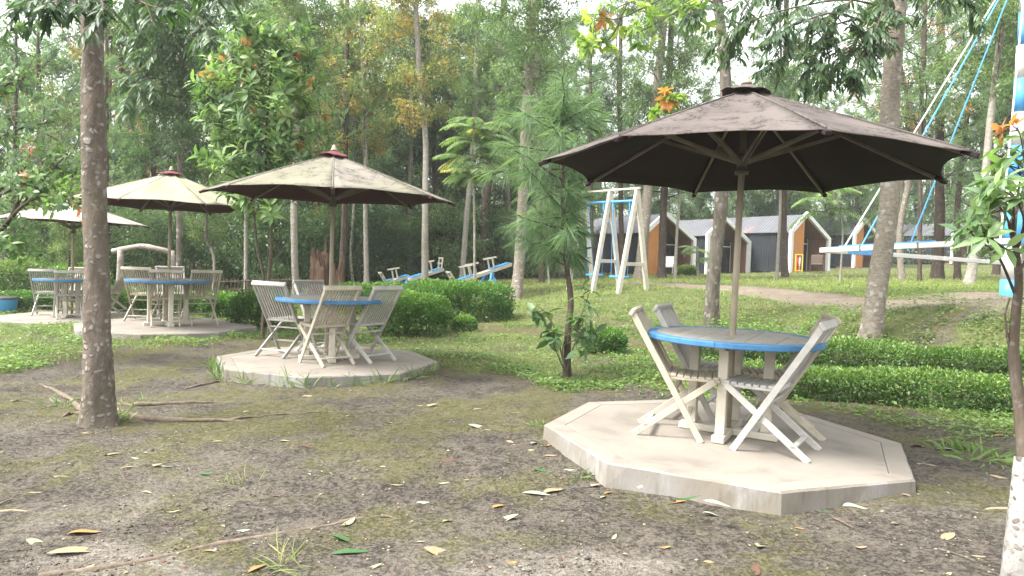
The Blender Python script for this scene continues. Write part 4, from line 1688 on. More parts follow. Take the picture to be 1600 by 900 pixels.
def tree(name, label, d, way, wpx, bark, crown=None, ch=None, cs=1.0, crot=0.0, group='trees behind the clearing', top_m=None, seed=None, cat='tree', taper=.6, mat=None, flare=.35):
    """way: (px, py) points up the trunk in the photo; ch: where the crown starts (m above the base); top_m: trunk length"""
    base = ground_at(way[0][0], d)
    pts = [base - (0, 0, .08)]
    for (px, py) in way[1:]:
        q = W(px, py, d)
        pts.append(np.array([q[0], q[1] + .15 * math.sin(px * .7 + py), q[2]]))
    last, prev = pts[-1], pts[-2]
    want = (top_m or (last[2] - base[2] + 1.5))
    if last[2] - base[2] < want:
        dr = unit(last - prev)
        dr = unit(dr + np.array([0, 0, 1.0]))
        pts.append(last + dr * (want - (last[2] - base[2])) / dr[2])
    t = thing(name, label, cat, base, None, group)
    sd_ = seed if seed is not None else int(way[0][0] * 7 + d * 13) % 9999
    r0 = wpx / FPX * d / 2 * .84
    me, P = trunk_mesh([p - base for p in pts], r0, r0 * taper, MAT[bark], sd_, flare=flare)
    obj('trunk', me, t)
    if crown:
        z = min(ch if ch is not None else 3.0, P[-1][2] - .05)
        i = int(np.clip(np.searchsorted(P[:, 2], z), 1, len(P) - 1))
        f = (z - P[i - 1][2]) / max(P[i][2] - P[i - 1][2], 1e-6)
        at = P[i - 1] + (P[i] - P[i - 1]) * f
        lm, cm = CROWN[crown]
        ax = unit(P[-1] - at) if np.linalg.norm(P[-1] - at) > .5 else np.array([0, 0, 1.0])
        q = Vector((0, 0, 1)).rotation_difference(Vector(ax)).to_matrix() @ Matrix.Rotation(crot + sd_, 3, 'Z')
        for nm, m in (('limbs', lm), ('crown', cm)):
            o = obj(nm, m, t, at, q.to_euler(), cs)
            if mat and nm == 'crown':
                o.material_slots[0].link = 'OBJECT'
                o.material_slots[0].material = MAT[mat]
    return t


# ------------------------------------------------------------------ the trees whose trunks the photograph shows
tree('tall_tree', 'tall slim tree with forked light trunk between the seesaws', 23, [(664, 445), (665, 330), (664, 215), (655, 120), (649, 0)], 13, 'bark_pale', 'c', 5.0, .8)
tree('tall_tree', 'gnarled grey lichen-covered tree right behind the biggest table', 13.2, [(1115, 508), (1111, 440), (1123, 330), (1131, 200), (1129, 100), (1125, 0)], 26, 'bark_grey', 'd', 5.6, .75, top_m=7.5)
tree('tall_tree', 'thick mottled trunk standing in the bank behind the low hedges', 10.7, [(1362, 530), (1371, 420), (1382, 300), (1396, 150), (1411, 0)], 37, 'bark_ringed', None, top_m=9, taper=.75)
tree('tall_tree', 'pale mottled trunk rising from the lawn beside the drooping young pine', 19, [(806, 468), (812, 400), (819, 250), (829, 60), (833, 0)], 22, 'bark_ringed', 'a', 5.2, .8, top_m=9)
tree('pine_tree', 'dark leaning pine trunk behind the nearest seesaw', 30, [(750, 432), (757, 330), (772, 230), (782, 100)], 17, 'bark_pine', 'q', 6.0, .8, top_m=12)
tree('tall_tree', 'slim pale trunk just left of the dark leaning pine', 27, [(722, 436), (730, 330), (738, 240), (746, 60)], 11, 'bark_pale', 'a', 5.5, .75, top_m=11)
tree('tall_tree', 'slim grey trunk behind the leftmost seesaw', 30, [(641, 430), (640, 320), (642, 200), (645, 60)], 10, 'bark_ringed', 'b', 4.5, .9, top_m=11)
tree('tall_tree', 'whitish straight trunk right of the mildewed umbrella pole', 25, [(573, 442), (571, 320), (570, 200), (566, 60)], 9, 'bark_pale', 'c', 4.5, .9, top_m=10)
tree('tall_tree', 'thin wavering pale trunk between the umbrella pole and a whitish trunk', 27, [(552, 440), (549, 400), (554, 320), (556, 200)], 6, 'bark_pale', 'e', 4.5, .9, top_m=9)
tree('tall_tree', 'broad whitish trunk left of the reddish stump', 20, [(463, 442), (461, 330), (461, 200), (458, 60)], 12.5, 'bark_pale', 'a', 4.6, .8, top_m=8)
tree('tall_tree', 'thin grey trunk left of the broad whitish trunk', 26, [(437, 440), (436, 330), (438, 200)], 9, 'bark_grey', 'd', 4.5, .9, top_m=9)
tree('tall_tree', 'pale thin trunk behind the glossy-leaved young tree', 22, [(384, 442), (382, 330), (378, 200)], 7, 'bark_pale', 'a', 4.2, .8, top_m=8)
tree('tall_tree', 'spotted grey trunk right of the mossy umbrella pole', 17, [(281, 440), (282, 330), (284, 150), (286, 0)], 11, 'bark_grey', 'b', 2.7, .62, top_m=8)
tree('pine_tree', 'dark trunk behind the fence with pale shrubs around', 27, [(357, 440), (361, 330), (362, 200)], 12, 'bark_pine', 'q', 5, .8, top_m=11)
tree('pine_tree', 'dark trunk right behind the reddish stump', 25, [(533, 440), (538, 330), (540, 200)], 13, 'bark_pine', 'p', 5, .8, top_m=11)
tree('tall_tree', 'pinkish mottled trunk behind the swing set', 29, [(1000, 427), (1012, 300), (1024, 170), (1042, 0)], 21, 'bark_ringed', 'a', 4.6, 1.1, top_m=11)
tree('pine_tree', 'furrowed dark trunk in front of the orange cabin facade', 31, [(1033, 429), (1036, 330), (1043, 200), (1050, 0)], 15, 'bark_pine', 'p', 3.4, 1.3, top_m=13)
tree('tall_tree', 'thin pale trunk before the porch of the cabin behind the swing set', 30, [(1054, 430), (1058, 380), (1062, 320)], 6, 'bark_pale', 'e', 3.6, .45, top_m=5)
tree('pine_tree', 'straight dark brown pine trunk before the cabin with the yellow stand', 33, [(1226, 426), (1226, 330), (1227, 200), (1227, 0)], 12, 'bark_pine', 'q', 3.7, 1.35, top_m=13)
tree('tall_tree', 'thin whitish trunk touching the straight dark pine at the cabins', 32.5, [(1213, 427), (1217, 380), (1218, 320), (1219, 200)], 6, 'bark_pale', 'e', 4.2, 1.0, top_m=8)
tree('pine_tree', 'thick dark furrowed trunk behind the hanging ring ride', 30, [(1464, 419), (1467, 340), (1469, 250), (1474, 0)], 19, 'bark_pine', 'p', 4.0, 1.35, top_m=12)
tree('tall_tree', 'pinkish curved trunk between the mottled trunk and the dark pine', 28, [(1409, 417), (1409, 360), (1424, 260), (1421, 180), (1408, 90)], 11, 'bark_ringed', 'd', 4.6, 1.0, top_m=10)
tree('tall_tree', 'pale leaning trunk beside the banded pole of the ride', 20, [(1514, 432), (1528, 330), (1545, 200), (1574, 0)], 16, 'bark_pale', 'a', 5.0, .95, top_m=10)
tree('pine_tree', 'thin dark trunk seen through the left half of the swing set', 30, [(926, 425), (924, 330), (922, 200)], 8, 'bark_pine', 'p', 4.0, .9, top_m=11)
tree('pine_tree', 'dark trunk seen through the right half of the swing set', 32, [(972, 424), (970, 330), (968, 200)], 11, 'bark_pine', 'q', 5, .9, top_m=12)
tree('pine_tree', 'dark forked trunk behind the middle seesaw', 31, [(691, 434), (688, 380), (682, 340), (678, 260)], 10, 'bark_pine', 'b', 4.0, .8, top_m=10)
tree('tall_tree', 'brown trunk right of the pale lawn trunk, deep in the wood', 33, [(797, 436), (795, 330), (793, 280), (790, 100)], 9, 'bark_ringed', 'b', 5.5, .8, top_m=12)
tree('pine_tree', 'bluish pine filling the gap between the umbrella poles of the two farthest tables', 22, [(165, 445), (166, 330), (168, 200)], 9, 'bark_pine', 'p', 1.2, .75, top_m=8)
tree('pine_tree', 'full bluish pine at the far side of the grass, left of the bleached umbrella', 21, [(20, 452), (22, 330), (24, 200)], 9, 'bark_pine', 'p', 1.0, .72, top_m=8)
tree('tall_tree', 'yellow and orange flushed small tree behind the bleached umbrella pole', 18, [(112, 460), (110, 400), (106, 330)], 5, 'bark_young', 'e', .9, .42, top_m=3.4, mat='leaf_warm')
tree('tall_tree', 'pale crooked sapling with yellowish leaves before the fence', 19, [(332, 446), (331, 405), (318, 370), (322, 330)], 5, 'bark_pale', 'e', 1.5, .42, top_m=3.2, mat='leaf_warm')

ZONES = [(70, 'above the blue tub'), (140, 'behind the bleached umbrella'), (240, 'behind the log arch'), (320, 'behind the mossy cream umbrella'), (400, 'behind the bamboo fence'),
         (480, 'behind the glossy-leaved young tree'), (560, 'behind the reddish stump'), (640, 'behind the leftmost seesaw'), (700, 'behind the middle seesaw'), (790, 'behind the nearest seesaw'),
         (860, 'behind the pale lawn trunk'), (985, 'behind the swing set'), (1090, 'behind the cabin at the swings'), (1180, 'behind the cabin at the umbrella pole'),
         (1300, 'behind the cabin with the yellow stand'), (1480, 'behind the hanging ring ride'), (9999, 'behind the banded ride pole')]
RANK = ['foremost', 'second', 'third', 'fourth', 'fifth', 'sixth', 'seventh', 'eighth', 'ninth', 'tenth', 'eleventh', 'twelfth', 'thirteenth', 'fourteenth']


def zone_labels(items):
    """one label for each (what, d, px): the place it shows at and its rank in depth there"""
    keys = [(w, next(z for lim, z in ZONES if px < lim)) for w, d, px in items]
    out = []
    for i, (w, d, px) in enumerate(items):
        same = sorted((items[j][1], j) for j in range(len(items)) if keys[j] == keys[i])
        r = [j for _, j in same].index(i)
        out.append(f'{w} {keys[i][1]}' if len(same) == 1 else f'{RANK[r]} {w} in depth {keys[i][1]}')
    return out


# the wood behind: trees nobody can tell apart, standing one by one
rng = np.random.default_rng(5)
FILL = [('p', 47, 1060), ('p', 46, 1130), ('r', 50, 1180), ('a', 48, 1250), ('r', 52, 1240), ('p', 56, 1330), ('r', 58, 1370), ('p', 40, 1400), ('r', 58, 1440), ('p', 46, 1480), ('r', 60, 1540), ('p', 40, 1530), ('a', 40, 1345), ('r', 34, 870), ('r', 40, 1000), ('p', 28, 1580), ('r', 46, 1090), ('r', 30, 600), ('r', 28, 180), ('r', 31, 470), ('r', 35, 720), ('f', 38, 870), ('a', 38, 800), ('a', 36, 690), ('d', 34, 540), ('f', 36, 470), ('a', 34, 380),('a', 36, 90), ('d', 33, 215), ('b', 35, 300), ('a', 40, 420), ('c', 31, 505), ('d', 36, 600), ('b', 33, 700), ('q', 37, 655), ('b', 36, 840), ('p', 34, 880),
        ('a', 40, 940), ('f', 44, 1010), ('p', 40, 1095), ('a', 52, 1160), ('f', 50, 1210), ('p', 54, 1290), ('p', 44, 1345), ('a', 56, 1400), ('p', 44, 1445), ('q', 56, 1500),
        ('p', 36, 1560), ('a', 45, 1620), ('p', 30, 1690), ('b', 30, -40), ('p', 27, 55), ('d', 28, 150), ('q', 29, 250), ('f', 40, 760), ('p', 42, 560), ('a', 44, 340), ('b', 46, 500), ('f', 46, 640), ('p', 48, 930)]
FILL = [(c, max(d, 52 if px < 1350 else 66) if px > 905 and px < 1560 else d, px) for c, d, px in FILL]     # behind the cabins
FILL += [('p', 24, 1430), ('p', 29, 1500), ('a', 28, 1590), ('p', 23, 1640), ('p', 25, 850)]
FRONT = len(FILL) - 5
FLAB = zone_labels([('tall soft-needled pine' if c in 'pqr' else 'dark leafy forest tree' if c in 'bf' else 'yellow-tinged forest tree' if c in 'cd' else 'light green forest tree', d, px) for c, d, px in FILL])
for k, (c, d, px) in enumerate(FILL):
    bx = px + rng.uniform(-8, 8)
    pine = c in 'pqr'
    hi = .3 if c == 'r' else rng.uniform(1.0, 3.0)
    if k >= FRONT:
        hi = rng.uniform(4.0, 5.2)
    tree('pine_tree' if pine else 'forest_tree', FLAB[k], d,
         [(bx, 430), (bx + rng.uniform(-5, 5), 330), (bx + rng.uniform(-12, 12), 200)], rng.uniform(7, 12), 'bark_pine' if pine else ['bark_grey', 'bark_ringed', 'bark_pale'][k % 3],
         c, hi, rng.uniform(1.15, 1.5) if k < FRONT else rng.uniform(.95, 1.15), rng.uniform(0, 6), 'background pines' if pine else 'background leafy trees', top_m=9, seed=k + 500)

# undergrowth at the edge of the wood
SHR = [('t', 24, 30), ('s', 22, 95), ('t', 25, 150), ('s', 26, 210), ('t', 24, 250), ('t', 25, 310), ('s', 27, 345), ('t', 26, 400), ('t', 25, 440), ('t', 27, 490), ('s', 29, 520), ('t', 28, 560), ('t', 29, 600),
       ('s', 30, 630), ('t', 31, 665), ('s', 30, 715), ('t', 31, 740), ('s', 32, 775), ('s', 31, 815), ('t', 30, 850), ('s', 31, 895), ('t', 33, 940), ('s', 34, 985), ('t', 36, 665), ('s', 37, 600), ('t', 36, 520), ('s', 36, 440),
       ('t', 38, 760), ('s', 39, 830), ('t', 40, 900), ('s', 46, 1100), ('t', 50, 1215), ('s', 54, 1310), ('t', 58, 1410), ('s', 52, 1540), ('t', 40, 1600), ('t', 36, 380), ('s', 34, 260), ('t', 32, 180), ('s', 33, 80)]
SHR = [(c, max(d, 53 if px < 1350 else 68) if px > 880 else d, px) for c, d, px in SHR]
SLAB = zone_labels([('dark woodland shrub' if c == 't' else 'green woodland shrub', d, px) for c, d, px in SHR])
for k, (c, d, px) in enumerate(SHR):
    p = ground_at(px, d)
    t = thing('woodland_shrub', SLAB[k], 'shrub', p, (0, 0, k * 1.7), 'undergrowth shrubs')
    sc = rng.uniform(.85, 1.35)
    obj('limbs', CROWN[c][0], t, (0, 0, -.05), None, sc)
    obj('crown', CROWN[c][1], t, (0, 0, -.05), None, sc)


def far_wood():
    """the wood beyond, one mass"""
    rng = np.random.default_rng(77)
    nc = 2800
    ang = rng.uniform(-.80, .80, nc)
    r = rng.uniform(70, 94, nc)
    cx, cy = r * np.sin(ang), r * np.cos(ang)
    h = np.where(rng.random(nc) < .45, rng.beta(1, 2.2, nc) * 9, rng.beta(1.2, 1.2, nc) * 22)
    cz = terrain(cx, cy) + h
    per = 75
    C = np.stack([cx, cy, cz], 1)
    P = np.repeat(C, per, 0) + rng.normal(size=(nc * per, 3)) * np.array([1.0, 1.0, .7])
    n = len(P)
    D = rng.normal(size=(n, 3)) + np.array([0, 0, -.4])
    N = rng.normal(size=(n, 3)) * .6 + np.array([0, 0, 1])
    L = rng.uniform(.22, .45, n)
    v, f = leaf_quads(P, D, N, L, L * .42)
    tint = np.clip(np.repeat(rng.random(nc), per) * .6 + rng.random(n) * .4, 0, 1)
    o = obj('far_wood', mesh_np('far_wood', v, f, MAT['leaf'], {'tint': np.repeat(tint, 4), 'accent': np.zeros(n * 4)}))
    stuff(o, 'far mass of leafy wood closing the view behind the trees', 'wood')
    wd = Wood()
    for i in range(80):
        a = rng.uniform(-.78, .78)
        rr = rng.uniform(70, 92)
        x, y = rr * math.sin(a), rr * math.cos(a)
        z = tz(x, y)
        wd.add([(x, y, z - .1), (x + rng.normal() * .2, y, z + 7), (x + rng.normal() * .6, y, z + 15)], rng.uniform(.12, .24), .07, 7)
    k = obj('trunks', wd.mesh('trunks', MAT['bark_pine']), o)
    k['kind'] = 'stuff'


far_wood()


# ------------------------------------------------------------------ near plants, leaf by leaf
class Foliage:
    def __init__(self):
        self.P, self.D, self.N, self.L, self.W, self.T, self.A = [], [], [], [], [], [], []

    def leaf(self, p, d, n, L, w, tint, acc=0.0):
        self.P.append(p)
        self.D.append(d)
        self.N.append(n)
        self.L.append(L)
        self.W.append(w)
        self.T.append(tint)
        self.A.append(acc)

    def mesh(self, name, m, curl=.18, fold=.12):
        P, D, N = (np.array(k, float) for k in (self.P, self.D, self.N))
        v, f = leaf_full(P, D, N, self.L, self.W, curl, fold)
        return mesh_np(name, v, f, m, {'tint': np.repeat(self.T, 8), 'accent': np.repeat(self.A, 8)}, True)


def twig_leaves(fo, pts, rng, L, w, n, style, tone=(.2, .8), acc=0.0, droop=.35):
    """leaves along a twig: 'pair' pinnate rows, 'spiral' all round, 'whorl' at the end"""
    pts = np.asarray(pts)
    ax = unit(pts[-1] - pts[0])
    side = unit(np.cross(ax, (0, 0, 1)) + 1e-6)
    a_ = 1.0 if rng.random() < acc else 0.0
    t0 = rng.uniform(*tone)
    for i in range(n):
        f = 1.0 if style == 'whorl' else .12 + .88 * (i + .5) / n
        k = min(len(pts) - 1.001, f * (len(pts) - 1))
        p = pts[int(k)] + (pts[int(k) + 1] - pts[int(k)]) * (k - int(k))
        if style == 'pair':
            d = ax * .75 + side * (1 if i % 2 else -1) + np.array([0, 0, -droop]) + rng.normal(size=3) * .15
            nn = np.array([0, 0, 1]) + rng.normal(size=3) * .25
        else:
            az = i * 2.399 + rng.uniform(-.4, .4)
            u = unit(np.cross(ax, (.3, .2, 1)) + 1e-6)
            v = np.cross(ax, u)
            d = ax * (.45 if style == 'spiral' else .35) + (u * math.cos(az) + v * math.sin(az)) * .9 + np.array([0, 0, -droop]) + rng.normal(size=3) * .12
            nn = ax + np.array([0, 0, .8]) + rng.normal(size=3) * .2
        fo.leaf(p, d, nn, L * rng.uniform(.7, 1.2), w * rng.uniform(.8, 1.15), float(np.clip(t0 + rng.normal() * .12, 0, 1)), a_)


def bough(wd, fo, way, r0, ntw, twL, rng, L, w, nleaf, style, tone=(.2, .8), acc=0.0, droop=.35, from_=.25, tdroop=-.1, up=.0):
    pts = spline(way, 14)
    wd.add(pts, r0, r0 * .3, 7)
    ax = np.gradient(pts, axis=0)
    for i in range(ntw):
        f = from_ + (1 - from_) * (i + rng.random()) / ntw
        k = int(f * 13)
        d = unit(unit(ax[k]) * .6 + rng.normal(size=3) * .6 + np.array([0, 0, up]))
        tw, _ = branch_pts(pts[k], d, twL * rng.uniform(.6, 1.2), rng, 4, tdroop, .14)
        wd.add(tw, max(r0 * .22, .0035), .0025, 5)
        twig_leaves(fo, tw, rng, L, w, nleaf, style, tone, acc, droop)
    twig_leaves(fo, pts[-4:], rng, L, w, nleaf, style, tone, acc, droop)


def Wl(lst, o):
    return [W(*q) - o for q in lst]


# the lichen-spotted tree in front
def near_tree():
    d = 5.6
    base = ground_at(154, d)
    base[2] -= .0
    t = thing('tall_tree', 'tall straight trunk with pale lichen spots and surface roots in front', 'tree', base)
    way = [(154, 655), (153, 560), (150, 400), (147, 250), (145, 120), (143, 0)]
    pts = [base - (0, 0, .06)] + [W(a, b, d) for a, b in way[1:]]
    pts.append(pts[-1] + (pts[-1] - pts[-2]) * 4)
    me, P = trunk_mesh([p - base for p in pts], 41 / FPX * d / 2 * .95, 36 / FPX * d / 2 * .8, MAT['bark_lichen'], 3, 26, .8, 60)
    obj('trunk', me, t)
    rts = [([(140, 652), (115, 628), (85, 612), (52, 597)], .032), ([(172, 640), (230, 653), (290, 656), (345, 656), (400, 654)], .030),
           ([(168, 632), (230, 634), (300, 632), (420, 627)], .026), ([(140, 645), (112, 644), (78, 658)], .018), ([(350, 655), (450, 647), (560, 644)], .012), ([(290, 608), (330, 600), (362, 590)], .014)]
    for k, (px, r) in enumerate(rts):
        q = []
        for i, (a, b) in enumerate(px):
            g = G(a, b, 0)
            q.append((g[0], g[1], tz(g[0], g[1]) + r * (.35 if i < len(px) - 1 else -.8)))
        q = spline(np.array(q) - base, 16)
        rng = np.random.default_rng(k)
        q[:, 2] += rng.normal(0, .004, 16)
        mb = MB()
        mb.tube(q, np.linspace(r, r * .35, 16) * (1 + rng.normal(0, .12, 16)), 9)
        mb.build('root', MAT['root'], t, True)
    rng = np.random.default_rng(8)
    wd, fo = Wood(), Foliage()
    tone = (.0, .6)
    ways = [[(143, -60, 5.6), (110, -30, 5.2), (70, 0, 4.9), (20, 20, 4.7)], [(143, -50, 5.6), (105, -10, 5.0), (75, 15, 4.8)],
            [(143, -60, 5.6), (180, -25, 5.0), (225, 5, 4.7), (262, 15, 4.6)], [(143, -90, 5.6), (90, -60, 5.2), (20, -20, 5.0), (-30, 10, 4.9)],
            [(143, -60, 5.6), (150, -30, 5.1), (160, 5, 4.8), (168, 20, 4.7)], [(143, -90, 5.6), (230, -60, 5.2), (300, -25, 5.0), (350, -8, 4.9)],
            [(143, -70, 5.6), (120, -40, 5.2), (115, -5, 5.0), (122, 15, 4.9)]]
    for w_ in ways:
        bough(wd, fo, Wl(w_, base), .014, 9, .22, rng, .115, .030, 11, 'pair', tone, 0, .45, .35, -.18)
    obj('limbs', wd.mesh('limbs', MAT['bark_young']), t)
    obj('crown', fo.mesh('crown', MAT['leaf_dark']), t)
    return t


near_tree()


def left_tree():
    base = ground_at(-150, 8.2)
    t = thing('leafy_tree', 'leafy branches reaching in from the edge before the bleached umbrella', 'tree', base)
    me, P = trunk_mesh([(0, 0, -.1), (.1, .05, 1.2), (.05, .1, 2.6), (.2, .1, 4.2)], .09, .05, MAT['bark_young'], 5)
    obj('trunk', me, t)
    rng = np.random.default_rng(18)
    wd, fo = Wood(), Foliage()
    ways = [[(-140, 460, 8.2), (-60, 420, 8.2), (10, 352, 8.2), (50, 300, 8.2), (105, 240, 8.0)], [(-140, 400, 8.2), (-40, 330, 8.4), (30, 270, 8.5), (70, 225, 8.4)],
            [(0, 360, 8.2), (40, 318, 8.0), (80, 305, 7.9), (122, 318, 7.8)], [(-140, 330, 8.2), (-50, 250, 8.3), (20, 205, 8.2), (85, 190, 8.2)],
            [(-140, 300, 8.2), (-60, 200, 8.0), (0, 140, 8.0), (40, 120, 8.0)], [(-60, 420, 8.2), (-20, 385, 8.0), (5, 372, 7.9), (28, 380, 7.8)], [(-140, 250, 8.2), (-70, 120, 8.0), (-10, 60, 8), (30, 40, 8)],
            [(10, 352, 8.2), (50, 280, 8.4), (90, 262, 8.5), (120, 270, 8.5)], [(-40, 330, 8.4), (10, 300, 8.1), (45, 285, 8.0), (60, 300, 8)]]
    for w_ in ways:
        bough(wd, fo, Wl(w_, base), .024, 17, .34, rng, .105, .045, 12, 'spiral', (.15, .9), .04, .25, .3, .0, .1)
    obj('limbs', wd.mesh('limbs', MAT['bark_young']), t)
    obj('crown', fo.mesh('crown', MAT['leaf_gloss']), t)


left_tree()


def glossy_tree():
    d = 10.8
    base = ground_at(423, d)
    t = thing('leafy_tree', 'young tree with glossy broad leaves and red tips between two umbrellas', 'tree', base)
    for way, r in (([(420, 440), (424, 380), (422, 320), (415, 240), (420, 150), (428, 70)], .032), ([(412, 440), (402, 390), (396, 330), (380, 270), (365, 200)], .024)):
        pts = [base - (0, 0, .05) + (0 if r > .03 else -.12, 0, 0)] + [W(a, b, d) for a, b in way]
        me, P = trunk_mesh([p - base for p in pts], r, r * .4, MAT['bark_young'], 6, 10)
        obj('trunk', me, t)
    rng = np.random.default_rng(28)
    wd, fo = Wood(), Foliage()
    for i in range(64):
        y = 55 + 275 * (i / 64)
        x0 = 415 + 5 * math.sin(y)
        sgn = 1 if i % 2 else -1
        ext = (35 + 65 * math.sin(PI * min(1, (y - 30) / 320)) ** .8) * rng.uniform(.5, 1.1)
        if sgn < 0:
            ext *= 1.1
        dz = rng.uniform(-.75, .45)
        if i % 3 == 0:
            ext, dz = ext * .35, -rng.uniform(.4, .8)
        w_ = [(x0, y + 20, d), (x0 + sgn * ext * .5, y + 2, d + dz * .6), (x0 + sgn * ext, y - 8 + rng.uniform(-14, 18), d + dz)]
        bough(wd, fo, Wl(w_, base), .010, 5, .26, rng, .19, .068, 9, 'spiral', (.2, 1.0), .03, -.25, .3, .12, .5)
    obj('limbs', wd.mesh('limbs', MAT['bark_young']), t)
    obj('crown', fo.mesh('crown', MAT['leaf_gloss']), t)


glossy_tree()


def dark_pendant(root_label='thick mottled trunk standing in the bank behind the low hedges'):
    """hanging dark sprays of the mottled tree in the bank"""
    t = next(o for o in bpy.data.objects if o.get('label') == root_label)
    base = np.array(t.location)
    rng = np.random.default_rng(38)
    wd, fo = Wood(), Foliage()
    ways = [[(1405, 40, 10.7), (1340, 30, 10.3), (1280, 50, 10), (1230, 85, 9.8), (1195, 110, 9.7)], [(1407, 20, 10.7), (1330, 0, 10.2), (1250, 10, 9.9), (1180, 30, 9.7), (1120, 60, 9.6)],
            [(1400, 80, 10.7), (1350, 75, 10.3), (1310, 90, 10.0), (1295, 120, 9.9)], [(1402, 60, 10.7), (1370, 60, 10.1), (1345, 90, 9.8), (1335, 125, 9.7)],
            [(1408, -30, 10.7), (1320, -60, 10.3), (1210, -20, 10), (1110, 10, 9.8), (1070, 25, 9.8)], [(1410, 0, 10.7), (1460, -20, 10.2), (1500, -5, 9.9), (1530, 10, 9.8)],
            [(1340, 30, 10.3), (1300, 20, 9.8), (1240, 40, 9.5), (1205, 60, 9.5)], [(1330, 0, 10.2), (1300, 40, 9.8), (1270, 90, 9.6), (1255, 125, 9.5)], [(1408, -20, 10.7), (1390, -10, 10.2), (1375, 30, 9.9), (1365, 55, 9.8)],
            [(1408, -40, 10.7), (1280, -60, 10.4), (1180, -10, 10.2), (1150, 50, 10.1), (1135, 90, 10)]]
    for w_ in ways:
        bough(wd, fo, Wl(w_, base), .018, 26, .40, rng, .165, .044, 13, 'pair', (.0, .75), 0, .55, .2, -.2)
    obj('limbs', wd.mesh('limbs', MAT['bark_young']), t)
    obj('crown', fo.mesh('crown', MAT['leaf_dark']), t)


dark_pendant()


def dark_crown(root_label='spotted grey trunk right of the mossy umbrella pole'):
    """dark lance-leaved boughs hanging in front of the spotted trunk"""
    t = next(o for o in bpy.data.objects if o.get('label') == root_label)
    base = np.array(t.location)
    rng = np.random.default_rng(39)
    wd, fo = Wood(), Foliage()
    for i in range(26):
        y0 = -60 + 215 * i / 26
        sg = 1 if i % 2 else -1
        ext = rng.uniform(35, 105) if sg < 0 else rng.uniform(30, 90)
        dd = rng.uniform(-2.6, 1.0)
        w_ = [(284, y0 + 15, 17), (284 + sg * ext * .45, y0 + rng.uniform(-15, 5), 17 + dd * .5), (284 + sg * ext * .8, y0 + 10, 17 + dd * .8), (284 + sg * ext, y0 + rng.uniform(15, 45), 17 + dd)]
        bough(wd, fo, Wl(w_, base), .02, 13, .55, rng, .23, .062, 12, 'pair', (.0, .7), 0, .5, .25, -.15)
    obj('limbs', wd.mesh('limbs', MAT['bark_young']), t)
    obj('crown', fo.mesh('crown', MAT['leaf_dark']), t)


dark_crown()


def bright_bough(root_label='gnarled grey lichen-covered tree right behind the biggest table'):
    t = next(o for o in bpy.data.objects if o.get('label') == root_label)
    base = np.array(t.location)
    rng = np.random.default_rng(48)
    wd, fo = Wood(), Foliage()
    for w_, a in (([(1126, 20, 13.2), (1085, 5, 12.6), (1045, 25, 12.2), (1010, 45, 12.0), (985, 55, 12)], 0), ([(1126, 10, 13.2), (1060, -15, 12.4), (980, 5, 12), (940, 30, 12), (915, 60, 11.9)], 0.05),
                  ([(1060, -15, 12.4), (1000, 15, 12), (960, 30, 11.8), (935, 20, 11.8)], 0), ([(1085, 5, 12.6), (1080, 10, 12), (1088, 22, 11.8), (1092, 18, 11.8)], 0), ([(980, 5, 12), (960, 50, 11.9), (945, 65, 11.9), (920, 72, 11.9)], 0)):
        bough(wd, fo, Wl(w_, base), .016, 9, .25, rng, .23, .080, 8, 'whorl', (.25, 1.0), a, .35, .35, -.05)
    for w_, a in (([(1130, 230, 13.2), (1090, 200, 12.9), (1060, 170, 12.7), (1045, 150, 12.6)], .0), ([(1130, 240, 13.2), (1080, 215, 12.8), (1040, 190, 12.6), (1025, 180, 12.6)], 0), ([(1130, 200, 13.2), (1080, 180, 12.8), (1045, 150, 12.6), (1040, 143, 12.6)], 1.0)):
        bough(wd, fo, Wl(w_, base), .012, 3 if a else 5, .18, rng, .20, .075, 7, 'whorl', (.3, 1.0), a, .2, .6, .05)
    obj('limbs', wd.mesh('limbs', MAT['bark_young']), t)
    obj('crown', fo.mesh('crown', MAT['leaf_bright']), t)


bright_bough()


